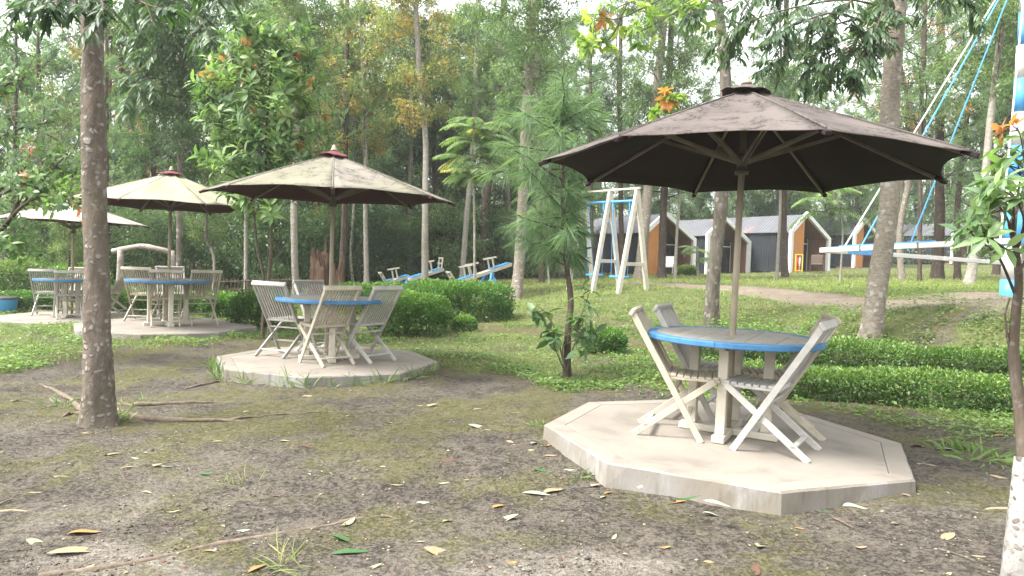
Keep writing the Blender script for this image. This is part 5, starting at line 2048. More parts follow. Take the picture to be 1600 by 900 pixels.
def right_sapling():
    d = 2.95
    base = G(1590, 915, 0)
    base[2] = tz(base[0], base[1])
    d = float(base[1])
    t = thing('leafy_sapling', 'sapling with whitewashed lower trunk and large drooping leaves at the edge', 'tree', base)
    me, P = trunk_mesh([np.zeros(3) - (0, 0, .05)] + [p - base for p in (W(1588, 890, d), W(1594, 800, d + .02), W(1601, 715, d + .05))], .056, .040, MAT['whitewash'], 7, 14, .25)
    obj('trunk', me, t)
    st = [W(1601, 716, d + .05), W(1594, 640, d + .08), W(1584, 560, d + .1), W(1586, 500, d + .1), W(1592, 445, d + .08), W(1588, 395, d + .05), W(1578, 350, d)]
    me, P = trunk_mesh([p - base for p in st], .030, .010, MAT['bark_young'], 8, 10, 0)
    obj('stem', me, t)
    wd, fo = Wood(), Foliage()
    rng = np.random.default_rng(58)
    ways = [[(1584, 380, d), (1590, 310, d + .1), (1594, 275, d + .1), (1590, 255, d + .1)], [(1590, 400, d + .05), (1565, 385, d), (1545, 370, d - .05), (1528, 350, d - .1)], [(1588, 395, d + .05), (1575, 345, d), (1560, 320, d), (1545, 300, d)], [(1584, 380, d), (1584, 330, d - .1), (1580, 305, d - .1), (1572, 280, d - .15)],
            [(1590, 430, d), (1615, 380, d), (1625, 330, d), (1620, 300, d)], [(1586, 460, d + .1), (1565, 410, d), (1550, 390, d - .1), (1535, 380, d - .1)], [(1578, 350, d), (1600, 300, d), (1605, 260, d), (1598, 215, d)],
            [(1588, 395, d + .05), (1600, 350, d - .1), (1592, 320, d - .2), (1580, 300, d - .2)]]
    for i, w_ in enumerate(ways):
        bough(wd, fo, Wl(w_, base), .007, 4, .09, rng, .115, .036, 5, 'whorl', (.0, .7), 0, .4 if i < 5 else .1, .5, -.03)
    bough(wd, fo, Wl([(1600, 300, d), (1600, 250, d), (1595, 215, d - .05), (1588, 195, d - .05)], base), .005, 2, .05, rng, .10, .026, 5, 'whorl', (.5, 1), 1.0, .0, .7, .05)
    wd.add(np.array(Wl([(1585, 560, d + .1), (1574, 530, d + .1), (1570, 490, d + .1), (1578, 465, d + .1)], base)), .006, .004, 6)
    obj('limbs', wd.mesh('limbs', MAT['bark_young']), t)
    obj('crown', fo.mesh('crown', MAT['leaf_gloss'], .22, .16), t)


right_sapling()


def young_pine():
    d = 8.3
    base = ground_at(890, d)
    t = thing('pine_sapling', 'slender young pine with long drooping soft needles on a dark stem', 'tree', base)
    way = [(887, 520), (892, 470), (884, 400), (880, 320), (878, 220), (874, 150)]
    pts = [base - (0, 0, .05)] + [W(a, b, d) for a, b in way]
    me, P = trunk_mesh([p - base for p in pts], .045, .016, MAT['bark_pine'], 9, 12)
    obj('trunk', me, t)
    rng = np.random.default_rng(68)
    wd = Wood()
    TP, TD, CT = [], [], []
    sh = []
    for i in range(44):
        y = 165 + 250 * (i / 43)
        az = i * 2.399
        reach = .30 + .62 * math.sin(PI * min(1, (y - 120) / 300)) + rng.uniform(-.1, .15)
        if math.cos(az) > 0:
            reach *= .7 if y < 235 else .3
        x0 = np.interp(y, [150, 220, 320, 400], [874, 878, 880, 884])
        sh.append((W(x0, y, d) - base, np.array([math.cos(az), math.sin(az), rng.uniform(-.1, .5)]), reach))
    for p, dr, L in sh:
        pts, td = branch_pts(p, dr, L, rng, 6, .05, .1)
        wd.add(pts, .012, .005, 5)
        for k in range(14):
            f = .25 + .75 * k / 13
            TP.append(pts[int(f * 5.99)] + (rng.normal(size=3) * .01))
            TD.append(td * f + unit(pts[-1] - pts[0]) * (1 - f))
    for dx, L in ((0, .42), (-.10, .30), (.11, .28), (-.22, .22)):          # upright candles
        p = W(875, 195, d) - base + (dx * .3, 0, 0)
        pts, td = branch_pts(p, (dx * 1.4, rng.normal() * .1, 1), L * 1.7, rng, 6, .2, .04)
        wd.add(pts, .010, .008, 6)
        for k in range(16):
            TP.append(pts[int((.1 + .75 * k / 15) * 5.99)])
            TD.append(td * 2.2)
    TP, TD = np.array(TP), np.array(TD)
    n = 8500
    ix = rng.integers(0, len(TP), n)
    D = unit(TD[ix]) * .7 + unit(rng.normal(size=(n, 3))) * .75 + np.array([0, 0, -.45])
    v, f = needles(TP[ix] + rng.normal(size=(n, 3)) * .012, D, .27 * rng.uniform(.7, 1.2, n), np.full(n, .0042), rng)
    tint = np.clip(.55 * rng.random(len(TP))[ix] + .45 * rng.random(n), 0, 1)
    obj('limbs', wd.mesh('limbs', MAT['bark_pine']), t)
    obj('crown', mesh_np('crown', v, f, MAT['needle'], {'tint': np.repeat(tint, 5)}), t)
    # the broad-leaved seedling at its foot
    b2 = ground_at(884, d - .12)
    t2 = thing('leafy_seedling', 'knee-high seedling with broad dark leaves at the foot of the young pine', 'plant', b2)
    wd, fo = Wood(), Foliage()
    for w_ in ([(884, 585, d - .12), (872, 530, d - .12), (858, 495, d - .1), (840, 478, d - .1)], [(884, 585, d - .12), (880, 540, d - .15), (905, 500, d - .2), (922, 455, d - .2)],
               [(884, 585, d - .12), (870, 550, d - .2), (862, 530, d - .25), (858, 520, d - .25)], [(880, 540, d - .15), (900, 530, d - .2), (915, 520, d - .25), (925, 515, d - .25)], [(884, 585, d - .12), (895, 545, d - .3), (905, 525, d - .35), (903, 500, d - .35)]):
        bough(wd, fo, Wl(w_, b2), .010, 5, .12, rng, .17, .080, 4, 'whorl', (.05, .6), 0, .25, .45, .0)
    obj('stems', wd.mesh('stems', MAT['bark_young']), t2)
    obj('leaves', fo.mesh('leaves', MAT['leaf_gloss']), t2)


young_pine()


def frond_plant(name, label, px, d, way, nf, fl, cat='tree', leaf=.16, lw=.04, seed=1, acc=0.0, wpx=4, mat='frond', bark='bark_pale'):
    base = ground_at(px, d)
    t = thing(name, label, cat, base)
    pts = [base - (0, 0, .05)] + [W(a, b, d) for a, b in way]
    me, P = trunk_mesh([p - base for p in pts], wpx / FPX * d / 2, wpx / FPX * d / 3, MAT[bark], seed, 9)
    obj('trunk', me, t)
    rng = np.random.default_rng(seed)
    wd, fo = Wood(), Foliage()
    top = pts[-1] - base
    for i in range(nf):
        az = i * 2.399
        st = top - (0, 0, fl * rng.uniform(0, 1.5 if nf > 30 else .8))
        q, _ = branch_pts(st, (math.cos(az), math.sin(az), rng.uniform(.2, .9)), fl * rng.uniform(.75, 1.15), rng, 10, -.13, .05)
        wd.add(q, .012, .004, 5)
        ax = np.gradient(q, axis=0)
        t0 = rng.uniform(.1, .9)
        a_ = 1.0 if rng.random() < acc else 0.0
        for k in range(34):
            f = .12 + .88 * k / 34
            j = min(9.99, f * 10)
            p = q[int(j)] + (q[int(j) + 1] - q[int(j)]) * (j - int(j))
            a0 = unit(ax[int(j)])
            s = unit(np.cross(a0, (0, 0, 1)) + 1e-6) * (1 if k % 2 else -1)
            l = leaf * (.4 + 1.1 * math.sin(PI * (.12 + .8 * f))) * rng.uniform(.85, 1.1)
            fo.leaf(p, s + a0 * .45 + np.array([0, 0, -.3]), np.array([0, 0, 1]) + rng.normal(size=3) * .15, l, lw, float(np.clip(t0 + rng.normal() * .1, 0, 1)), a_)
    obj('fronds', wd.mesh('fronds', MAT['bark_young']), t)
    obj('crown', fo.mesh('crown', MAT[mat]), t)


frond_plant('feathery_tree', 'slender tree with light green feathery fronds left of the pale lawn trunk', 742, 19.5, [(741, 330), (738, 240), (745, 185)], 46, 1.15, leaf=.22, lw=.055, seed=3, acc=.05)
frond_plant('feathery_tree', 'small tree with light feathery fronds in front of the farther cabins', 1312, 24, [(1316, 350), (1300, 300), (1290, 285)], 16, 1.3, leaf=.24, lw=.055, seed=4, wpx=3)
frond_plant('tree_fern', 'small tree fern against the dark wall between two cabins', 1090, 36, [(1090, 405), (1089, 385)], 11, 1.1, 'fern', .22, .05, 5, wpx=4)
frond_plant('feathery_tree', 'feathery young tree in front of the thin whitish trunk at the swings', 858, 24, [(850, 330), (848, 290)], 12, 1.2, leaf=.22, lw=.05, seed=6, wpx=3)


# ------------------------------------------------------------------ hedges and bushes
def leafy_mass(pos, nrm, n, rng, L, w, m, tops):
    """leaves on sampled surface points, pointing outward"""
    D = nrm * .7 + rng.normal(size=(n, 3)) * .6 + np.array([0, 0, .25])
    N = nrm * .4 + np.array([0, 0, .8]) + rng.normal(size=(n, 3)) * .5
    LL = L * rng.uniform(.5, 1.4, n)
    v, f = leaf_quads(pos, D, N, LL, LL * w, .05)
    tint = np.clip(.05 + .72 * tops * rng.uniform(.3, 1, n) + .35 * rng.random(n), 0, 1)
    return mesh_np('leaves', v, f, m, {'tint': np.repeat(tint, 4)})


def hedge_row(name, label, way, width, height, mat, L=.032, n=26000, seed=1, cat='hedge'):
    """clipped hedge following a ground line"""
    rng = np.random.default_rng(seed)
    P = spline(way, 60)
    seg = np.linalg.norm(np.diff(P, axis=0), axis=1)
    cum = np.r_[0, seg.cumsum()]
    o = np.array([*P[30][:2], tz(*P[30][:2])])
    t = thing(name, label, cat, o)
    s = rng.uniform(0, cum[-1], n)
    x = np.interp(s, cum, P[:, 0])
    y = np.interp(s, cum, P[:, 1])
    dx = np.interp(s, cum[:-1], np.diff(P[:, 0]) / seg)
    dy = np.interp(s, cum[:-1], np.diff(P[:, 1]) / seg)
    side = np.stack([-dy, dx], 1)
    a = rng.uniform(-.18 * PI, 1.18 * PI, n)
    lump = .62 + .55 * noise2(s, a * .35, .42, seed) + .22 * noise2(s, a, .11, seed + 1)
    end = np.minimum(smooth(-.02, .25, s), smooth(-.02, .25, cum[-1] - s)) * .6 + .4
    ca, sa = np.cos(a), np.sin(a)
    e = .62
    ru = np.sign(ca) * np.abs(ca) ** e * width / 2 * lump * end
    rz = np.where(sa > 0, np.abs(sa) ** e * height * .62 * lump * end, sa * height * .5) + height * .38
    depth = 1 - .45 * rng.random(n) ** 2 + .35 * (rng.random(n) < .02) * rng.random(n)
    pos = np.stack([x + side[:, 0] * ru * depth, y + side[:, 1] * ru * depth, terrain(x, y) + np.maximum(rz * (1 - (1 - depth) * .6), .02)], 1)
    nrm = np.stack([side[:, 0] * ca, side[:, 1] * ca, sa], 1)
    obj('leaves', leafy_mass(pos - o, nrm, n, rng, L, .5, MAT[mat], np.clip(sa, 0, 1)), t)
    # woody inside
    wd = Wood()
    for i in range(int(cum[-1] * 26)):
        k = rng.uniform(0, cum[-1])
        bx, by = np.interp(k, cum, P[:, 0]), np.interp(k, cum, P[:, 1])
        z = tz(bx, by)
        q, _ = branch_pts((bx + rng.normal() * width * .15 - o[0], by + rng.normal() * width * .15 - o[1], z - .03 - o[2]), (rng.normal() * .6, rng.normal() * .6, 1), height * .85, rng, 4, .1, .25)
        wd.add(q, .009, .004, 5)
    obj('stems', wd.mesh('stems', MAT['bark_young']), t)
    return t


def bush(name, label, px, d, rx, ry, h, mat, n=9000, L=.05, seed=1, boxy=.6, group=None, cat='bush'):
    rng = np.random.default_rng(seed)
    o = ground_at(px, d)
    t = thing(name, label, cat, o, None, group)
    u = unit(rng.normal(size=(n, 3)) * np.array([1, 1, .8]))
    u[:, 2] = np.where(u[:, 2] < -.45, -u[:, 2], u[:, 2])
    lump = .84 + .28 * noise2(u[:, 0] * 2 + 5, u[:, 1] * 2 + u[:, 2] * 1.7, .4, seed) + .10 * noise2(u[:, 0] * 5, u[:, 2] * 5 + u[:, 1] * 3, .3, seed + 2)
    e = 2 / boxy
    sq = u / (np.abs(u) ** e).sum(1, keepdims=True) ** (1 / e)
    depth = (1 - .4 * rng.random(n) ** 2) * lump
    pos = np.stack([sq[:, 0] * rx * depth, sq[:, 1] * ry * depth, np.maximum(h * .42 + sq[:, 2] * h * .58 * depth, .015)], 1)
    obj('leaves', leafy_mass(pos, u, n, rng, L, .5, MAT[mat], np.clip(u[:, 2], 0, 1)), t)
    wd = Wood()
    for i in range(26):
        q, _ = branch_pts((rng.normal() * rx * .25, rng.normal() * ry * .25, -.03), (rng.normal() * .7 * rx, rng.normal() * .7 * ry, h), h * .95, rng, 5, .08, .2)
        wd.add(q, .012, .004, 5)
    obj('stems', wd.mesh('stems', MAT['bark_young']), t)
    return t


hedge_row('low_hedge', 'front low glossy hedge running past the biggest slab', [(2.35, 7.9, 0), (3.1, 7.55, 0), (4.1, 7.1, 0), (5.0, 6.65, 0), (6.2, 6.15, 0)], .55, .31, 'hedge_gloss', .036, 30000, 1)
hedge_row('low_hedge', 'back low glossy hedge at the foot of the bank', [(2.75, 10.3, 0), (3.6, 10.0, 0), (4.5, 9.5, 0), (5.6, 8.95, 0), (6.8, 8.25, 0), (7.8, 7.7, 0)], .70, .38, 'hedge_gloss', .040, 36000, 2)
bush('clipped_bush', 'wide clipped bush, yellow-green on top, at the foot of the lawn', 716, 14.3, 1.02, .55, .74, 'hedge', 26000, .046, 3, .42, 'clipped bushes')
bush('clipped_bush', 'dark rounded bush right behind the table under the mildewed umbrella', 640, 12.1, .60, .55, .68, 'hedge', 18000, .044, 4, .5, 'clipped bushes')
bush('clipped_bush', 'long clipped bush behind the others, below the leftmost seesaw', 585, 15.8, .95, .5, .66, 'hedge', 15000, .05, 5, .45, 'clipped bushes')
bush('clipped_bush', 'bush behind the left chair of the table under the mildewed umbrella', 412, 12.6, .50, .45, .62, 'hedge', 8000, .05, 6, .6, 'clipped bushes')
bush('clipped_bush', 'light green bush before the bamboo fence', 353, 14.5, .45, .4, .5, 'hedge', 7000, .05, 7, .6, 'clipped bushes')
bush('clipped_bush', 'bush half hidden by the chair in profile beside the lichen-spotted trunk', 190, 15.8, .5, .4, .55, 'hedge', 6500, .05, 8, .6, 'clipped bushes')
bush('clipped_bush', 'low yellow-green bush right of the blue tub', 42, 16.2, .55, .4, .42, 'hedge', 7000, .05, 9, .55, 'clipped bushes')
bush('small_bush', 'tiny round bush alone on the grass right of the dark bush', 726, 12.7, .22, .2, .27, 'hedge', 2600, .04, 10, .8, 'small bushes on the grass')
bush('small_bush', 'small round bush between the young pine and the biggest table', 948, 10.4, .30, .27, .34, 'hedge', 4000, .042, 11, .8, 'small bushes on the grass')
bush('clipped_bush', 'large bush behind the table under the mossy cream umbrella', 262, 15.2, .6, .5, .5, 'hedge', 6500, .05, 12, .6, 'clipped bushes')
bush('wild_bush', 'green wild bush behind the bleached umbrella pole', 120, 19.5, .9, .6, 1.0, 'hedge', 8000, .07, 13, .9, None)
bush('wild_bush', 'ferny undergrowth bush at the edge of the wood above the blue tub', 30, 19.5, 1.0, .6, 1.1, 'weed', 8000, .08, 14, .9, None)
bush('wild_bush', 'low leafy plants at the porch of the cabin behind the swing set', 1072, 37.5, .6, .4, .5, 'weed', 2500, .12, 15, .9, None)


# ------------------------------------------------------------------ grass, weeds, tufts
SLABS = [(S1[0], S1[1], 1.36), (S2[0], S2[1], 1.36), (S3[0], S3[1], 1.44), (S4[0], S4[1], 1.45)]


def off_slabs(x, y):
    ok = np.ones(len(x), bool)
    for a, b, r in SLABS:
        ok &= np.hypot(x - a, y - b) > r * .985
    return ok


def scatter_ground(n, y0, y1, rng, spread=.95, power=1.0):
    u = rng.random(n)
    if power == 1.0:
        y = 1 / (1 / y0 + (1 / y1 - 1 / y0) * u)
    else:
        y = y0 + (y1 - y0) * u
    x = rng.uniform(-spread, spread, n) * y
    return x, y


def grass_field():
    rng = np.random.default_rng(101)
    # fine blades
    x, y = scatter_ground(430000, 5.0, 46, rng)
    g = grass_mask(x, y)
    keep = (rng.random(len(x)) < g * (.35 + .65 * noise2(x, y, .5, 51)) * (.30 + .70 * smooth(10.5, 17, y))) & off_slabs(x, y) & (seg_dist(x, y, TERR_PATH) > .4)
    keep &= ~((y > 27 + .2 * x) & (x < 4))
    x, y = x[keep], y[keep]
    n = len(x)
    far = smooth(8, 30, y)
    L = (.04 + .06 * rng.random(n)) * (1 + .6 * far) * (.6 + .8 * noise2(x, y, .45, 58))
    wv = .007 + .018 * far
    D = np.stack([rng.normal(0, .6, n), rng.normal(0, .6, n), np.full(n, .9)], 1)
    P = np.stack([x, y, terrain(x, y) - .004], 1)
    D = unit(D)
    S = unit(np.cross(D, rng.normal(size=(n, 3))))
    v = np.stack([P - S * wv[:, None] / 2, P + S * wv[:, None] / 2, P + D * L[:, None]], 1).reshape(-1, 3)
    f = np.arange(n * 3).reshape(n, 3)
    tint = np.clip(.10 + .35 * noise2(x, y, 1.1, 52) + .35 * noise2(x, y, .3, 59) + .15 * far + rng.normal(0, .16, n), 0, 1)
    dry = (rng.random(n) < .06).astype(float)
    o = obj('lawn_grass', mesh_np('lawn_grass', v, f, MAT['grass'], {'tint': np.repeat(tint, 3), 'accent': np.repeat(dry, 3)}))
    stuff(o, 'short uneven grass covering the lawn and the far side of the clearing', 'grass')
    # creeping weeds with small leaves
    x, y = scatter_ground(330000, 4.6, 24, rng)
    g = grass_mask(x, y)
    patch = smooth(.38, .62, noise2(x, y, .55, 53)) * .8 + .2
    bank = np.exp(-(((x - 6.0) / 2.2) ** 2 + ((y - 10.6) / 2.5) ** 2))
    keep = (rng.random(len(x)) < g * (patch + .3 * bank) * (1 - .75 * smooth(13, 20, y))) & off_slabs(x, y)
    x, y = x[keep], y[keep]
    n = len(x)
    hgt = (.01 + .085 * rng.random(n)) * (.15 + 1.3 * noise2(x, y, .35, 54) ** 2) + .05 * np.exp(-(((x - 6.0) / 2.0) ** 2 + ((y - 10.6) / 2.2) ** 2)) * rng.random(n)
    az = rng.uniform(0, 2 * PI, n)
    D = np.stack([np.cos(az), np.sin(az), rng.uniform(-.1, .7, n)], 1)
    N = np.stack([rng.normal(0, .4, n), rng.normal(0, .4, n), np.ones(n)], 1)
    L = rng.uniform(.026, .068, n) * (1 + .35 * smooth(9, 18, y))
    v, f = leaf_quads(np.stack([x, y, terrain(x, y) + hgt], 1), D, N, L, L * rng.uniform(.3, .6, n))
    tint = np.clip(.05 + .4 * noise2(x, y, .8, 55) + 4.0 * hgt + rng.normal(0, .18, n), 0, 1)
    # sparse weeds on the dirt towards the hedge
    m = 9000
    wx, wy = rng.uniform(2.4, 5.6, m), rng.uniform(4.6, 7.6, m)
    k = (rng.random(m) < .9 * smooth(.50, .66, noise2(wx, wy, .38, 91))) & off_slabs(wx, wy) & in_poly(wx, wy, DIRT_POLY) & (wx + .8 * wy > 7.6)
    wx, wy = wx[k], wy[k]
    nw = len(wx)
    az = rng.uniform(0, 2 * PI, nw)
    Lw = rng.uniform(.03, .075, nw)
    v3, f3 = leaf_quads(np.stack([wx, wy, terrain(wx, wy) + .006 + .035 * rng.random(nw)], 1), np.stack([np.cos(az), np.sin(az), rng.uniform(-.1, .6, nw)], 1),
                        np.stack([rng.normal(0, .4, nw), rng.normal(0, .4, nw), np.ones(nw)], 1), Lw, Lw * rng.uniform(.15, .45, nw))
    v, f = np.concatenate([v, v3]), np.concatenate([f, f3 + len(v)])
    tint = np.concatenate([tint, np.clip(rng.normal(.5, .2, nw), 0, 1)])
    # taller clumps on the bank
    m = 52000
    bx = rng.uniform(2.6, 9.5, m)
    by = rng.uniform(8.8, 13.2, m)
    cl = noise2(bx, by, .42, 81) * .75 + noise2(bx, by, .16, 82) * .25
    zone = np.exp(-((bx * .55 + by * .83 - 12.15) / .75) ** 2)
    k = rng.random(m) < zone * smooth(.42, .60, cl) * (seg_dist(bx, by, TERR_PATH) > .55)
    bx, by, cl = bx[k], by[k], cl[k]
    nb = len(bx)
    az = rng.uniform(0, 2 * PI, nb)
    Lb = rng.uniform(.03, .075, nb)
    hb = rng.random(nb) * .24 * smooth(.40, .75, cl)
    v2, f2 = leaf_quads(np.stack([bx, by, terrain(bx, by) + .01 + hb], 1), np.stack([np.cos(az), np.sin(az), rng.uniform(-.3, .6, nb)], 1),
                        np.stack([rng.normal(0, .4, nb), rng.normal(0, .4, nb), np.ones(nb)], 1), Lb, Lb * rng.uniform(.35, .6, nb))
    v, f = np.concatenate([v, v2]), np.concatenate([f, f2 + len(v)])
    tint = np.concatenate([tint, np.clip(.1 + 2.2 * hb + rng.normal(0, .15, nb), 0, 1)])
    o = obj('creeping_weeds', mesh_np('creeping_weeds', v, f, MAT['weed'], {'tint': np.repeat(tint, 4)}))
    stuff(o, 'low creeping weeds and ground cover between the slabs and up the bank', 'weeds')


grass_field()


def tuft(name, label, px, py, n, L, w, seed, mat='grass', spread=.06, up=.8, group=None, p=None):
    rng = np.random.default_rng(seed)
    g = G(px, py, 0) if p is None else np.array(p)
    g[2] = tz(g[0], g[1])
    t = thing(name, label, 'grass tuft', g, None, group)
    P = np.c_[rng.normal(0, spread, (n, 2)), np.full(n, -.005)]
    D = np.c_[rng.normal(0, .55, (n, 2)) + P[:, :2] * 4, np.full(n, up)]
    LL = L * rng.uniform(.5, 1.2, n)
    v, f = leaf_full(P, D, np.c_[rng.normal(0, 1, (n, 2)), np.full(n, .6)], LL, np.full(n, w), .45, .1)
    stuff(obj('blades', mesh_np('blades', v, f, MAT[mat], {'tint': np.repeat(np.clip(rng.normal(.45, .2, n), 0, 1), 8), 'accent': np.repeat((rng.random(n) < .15) * 1.0, 8)}, True), t))
    return t


tuft('grass_tuft', 'wispy grass tuft on the dirt near the front', 440, 878, 34, .17, .006, 1, up=.45)
tuft('grass_tuft', 'dense weedy tuft right of the biggest slab', 1538, 725, 90, .15, .016, 2, 'weed', .14, .5)
tuft('grass_tuft', 'small tuft beside the dense weedy tuft at the biggest slab', 1500, 712, 26, .12, .012, 3, 'weed', .06)
tuft('grass_tuft', 'thin pale tuft on the dirt between trunk and slab', 372, 752, 16, .12, .005, 4, up=.8)
tuft('fern_tuft', 'small green ferns at the foot of the lichen-spotted trunk', 170, 654, 60, .17, .016, 5, 'weed', .06, .9)
tuft('fern_tuft', 'small fern tuft between the root and the lichen-spotted trunk', 112, 630, 40, .12, .014, 6, 'weed', .09, .6)
tuft('fern_tuft', 'low green weeds over the roots right of the lichen-spotted trunk', 218, 632, 30, .10, .012, 7, 'weed', .08, .6)
tuft('grass_tuft', 'little weed at the near corner of the biggest slab', 918, 745, 26, .07, .012, 8, 'weed', .04, .5)
tuft('grass_tuft', 'weeds at the left corner of the biggest slab', 850, 672, 24, .08, .012, 9, 'weed', .06, .6)
tuft('grass_tuft', 'leafy weeds beyond the right corner of the biggest slab', 1300, 640, 50, .10, .014, 10, 'weed', .12, .5)
ORD = 'first second third fourth fifth sixth seventh eighth ninth tenth eleventh twelfth thirteenth fourteenth fifteenth sixteenth seventeenth eighteenth nineteenth last'.split()
for k in range(20):
    a = 3.2133 + PI * (.0 + .95 * (k + .3 * math.sin(k * 5)) / 20)
    c = math.cos(PI / 8) / math.cos(((a - 3.2133) % (PI / 4)) - PI / 8)
    q = (S2[0] + (1.335 * c + .035) * math.cos(a), S2[1] + (1.335 * c + .035) * math.sin(a), 0)
    tuft('grass_tuft', f'{ORD[k]} weed tuft from the left corner along the slab under the mildewed umbrella', 0, 0, 9 + (k * 7) % 14, .17 + .06 * math.sin(k * 3), .013, 40 + k, 'weed', .03, .9, 'tufts along the slab', q)


# ------------------------------------------------------------------ fallen leaves and twigs
def m_dead(name, a, b):
    t = NT(name).set(.7, .3)
    v = t.coords('Object')
    n = t.noise(v, 30, 4)
    t.base(t.mix(t.step(n, .35, .65), a, b))
    return t.m


DEAD = {'tan': m_dead('dry_tan_leaf', (0.252, 0.198, 0.120), (0.198, 0.144, 0.084)), 'ochre': m_dead('dry_ochre_leaf', (0.276, 0.162, 0.054), (0.216, 0.120, 0.042)), 'pale': m_dead('pale_yellow_green_leaf', (0.264, 0.270, 0.144), (0.216, 0.228, 0.114)),
        'brown': m_dead('red_brown_dead_leaf', (0.102, 0.048, 0.030), (0.072, 0.036, 0.024)), 'green': m_dead('fallen_green_leaf', (0.042, 0.102, 0.030), (0.030, 0.072, 0.024)), 'grey': m_dead('silvery_leaf_back', (0.252, 0.276, 0.204), (0.216, 0.240, 0.174))}
DEAD_MESH = {}


def dead_mesh(col, k):
    if (col, k) not in DEAD_MESH:
        rng = np.random.default_rng(k)
        mb = MB()
        n = 9
        cu, ro = rng.uniform(-.5, .9), rng.uniform(.0, .35)
        V, F = [], []
        for i in range(n):
            f = i / (n - 1)
            w = .5 * .36 * (math.sin(PI * f ** .85) ** .8 if 0 < f < 1 else 0.03)
            x = f - .5
            z = .10 * cu * (4 * x * x - .4) + .05 * math.sin(4 * f + k)
            for s in (-1, 0, 1):
                V.append((x, s * w, z + abs(s) * w * ro * 1.4 + .05))
        for i in range(n - 1):
            for s in (0, 1):
                F.append((i * 3 + s, i * 3 + s + 1, i * 3 + s + 4, i * 3 + s + 3))
        mb.add(V, F)
        me = mb.mesh('fallen_leaf', DEAD[col], True)
        DEAD_MESH[(col, k)] = me
    return DEAD_MESH[(col, k)]


DESC = {'tan': 'dry tan', 'ochre': 'ochre yellow', 'pale': 'pale yellow-green', 'brown': 'dark reddish-brown', 'green': 'fresh green', 'grey': 'silvery grey-green'}
LEAVES = [(118, 862, 'tan', .20, 20), (133, 834, 'ochre', .14, 30), (57, 848, 'pale', .11, -20), (133, 890, 'pale', .09, 80), (545, 817, 'pale', .11, 80), (547, 864, 'green', .17, 8), (536, 845, 'green', .13, -10), (692, 864, 'tan', .17, 2),
          (648, 846, 'tan', .10, -20), (788, 811, 'pale', .14, 12), (838, 772, 'grey', .15, -10), (865, 768, 'tan', .13, 25), (848, 735, 'green', .11, 10), (894, 735, 'grey', .10, 0), (918, 759, 'tan', .15, -15), (943, 777, 'pale', .07, 60), (951, 771, 'ochre', .07, 50),
          (1000, 766, 'grey', .08, 80), (1046, 784, 'ochre', .18, 3), (1075, 783, 'green', .13, 10), (1120, 791, 'grey', .13, -4), (1114, 806, 'grey', .11, 3), (1188, 851, 'pale', .13, 70), (1222, 880, 'grey', .13, 6), (1180, 893, 'brown', .10, 60), (1482, 839, 'tan', .12, 40),
          (1336, 793, 'grey', .13, 15), (1421, 775, 'tan', .08, -10), (1563, 796, 'tan', .15, -6), (1345, 856, 'tan', .06, 10), (830, 705, 'pale', .09, 20), (835, 693, 'grey', .08, 60), (853, 697, 'ochre', .09, 40), (700, 719, 'brown', .13, 5), (668, 634, 'tan', .16, 3), (484, 620, 'tan', .13, 10),
          (798, 693, 'tan', .09, -30), (750, 667, 'grey', .17, -3), (766, 672, 'tan', .10, 5), (536, 652, 'tan', .11, 10), (478, 698, 'brown', .08, -20), (387, 644, 'grey', .08, 60), (218, 718, 'grey', .11, 4), (266, 728, 'grey', .10, 8), (240, 727, 'tan', .10, 10), (176, 710, 'tan', .08, 40), (203, 732, 'tan', .10, 30),
          (140, 677, 'tan', .12, 15), (26, 610, 'tan', .13, 10), (25, 626, 'pale', .10, -10), (780, 791, 'ochre', .09, 30), (699, 815, 'pale', .06, 40), (667, 786, 'grey', .11, 5), (694, 755, 'pale', .06, 0), (582, 887, 'pale', .08, 30), (403, 888, 'ochre', .10, 70), (323, 742, 'green', .08, 0), (1440, 697, 'brown', .17, 5), (1385, 663, 'tan', .10, 10),
          (1325, 679, 'grey', .15, -8), (1480, 702, 'grey', .13, 0), (1565, 682, 'ochre', .10, 0), (1562, 746, 'tan', .10, -15), (1450, 727, 'tan', .13, -8), (912, 608, 'ochre', .12, 5), (700, 588, 'tan', .10, 20), (545, 596, 'grey', .10, 5), (806, 645, 'tan', .07, 20), (20, 800, 'tan', .16, 8), (430, 775, 'brown', .05, 0), (600, 730, 'pale', .05, 0), (505, 773, 'tan', .06, 60),
          (860, 712, 'tan', .08, 0), (1290, 800, 'green', .05, 0), (1040, 856, 'ochre', .05, 0), (745, 640, 'tan', .08, 30), (610, 662, 'tan', .06, 0), (560, 672, 'ochre', .05, 0), (95, 745, 'tan', .08, 0), (270, 800, 'pale', .06, 30), (340, 690, 'tan', .06, 20), (445, 690, 'pale', .07, 0), (730, 750, 'tan', .06, 50), (620, 758, 'tan', .07, 10),
          (960, 840, 'pale', .05, 60), (1110, 880, 'tan', .06, 0), (1400, 820, 'tan', .07, 20), (1250, 826, 'ochre', .05, 0), (1530, 870, 'tan', .06, 0), (800, 880, 'ochre', .05, 10), (330, 862, 'tan', .06, 0), (230, 770, 'pale', .05, 0), (55, 770, 'tan', .07, 10), (375, 830, 'grey', .09, 20)]
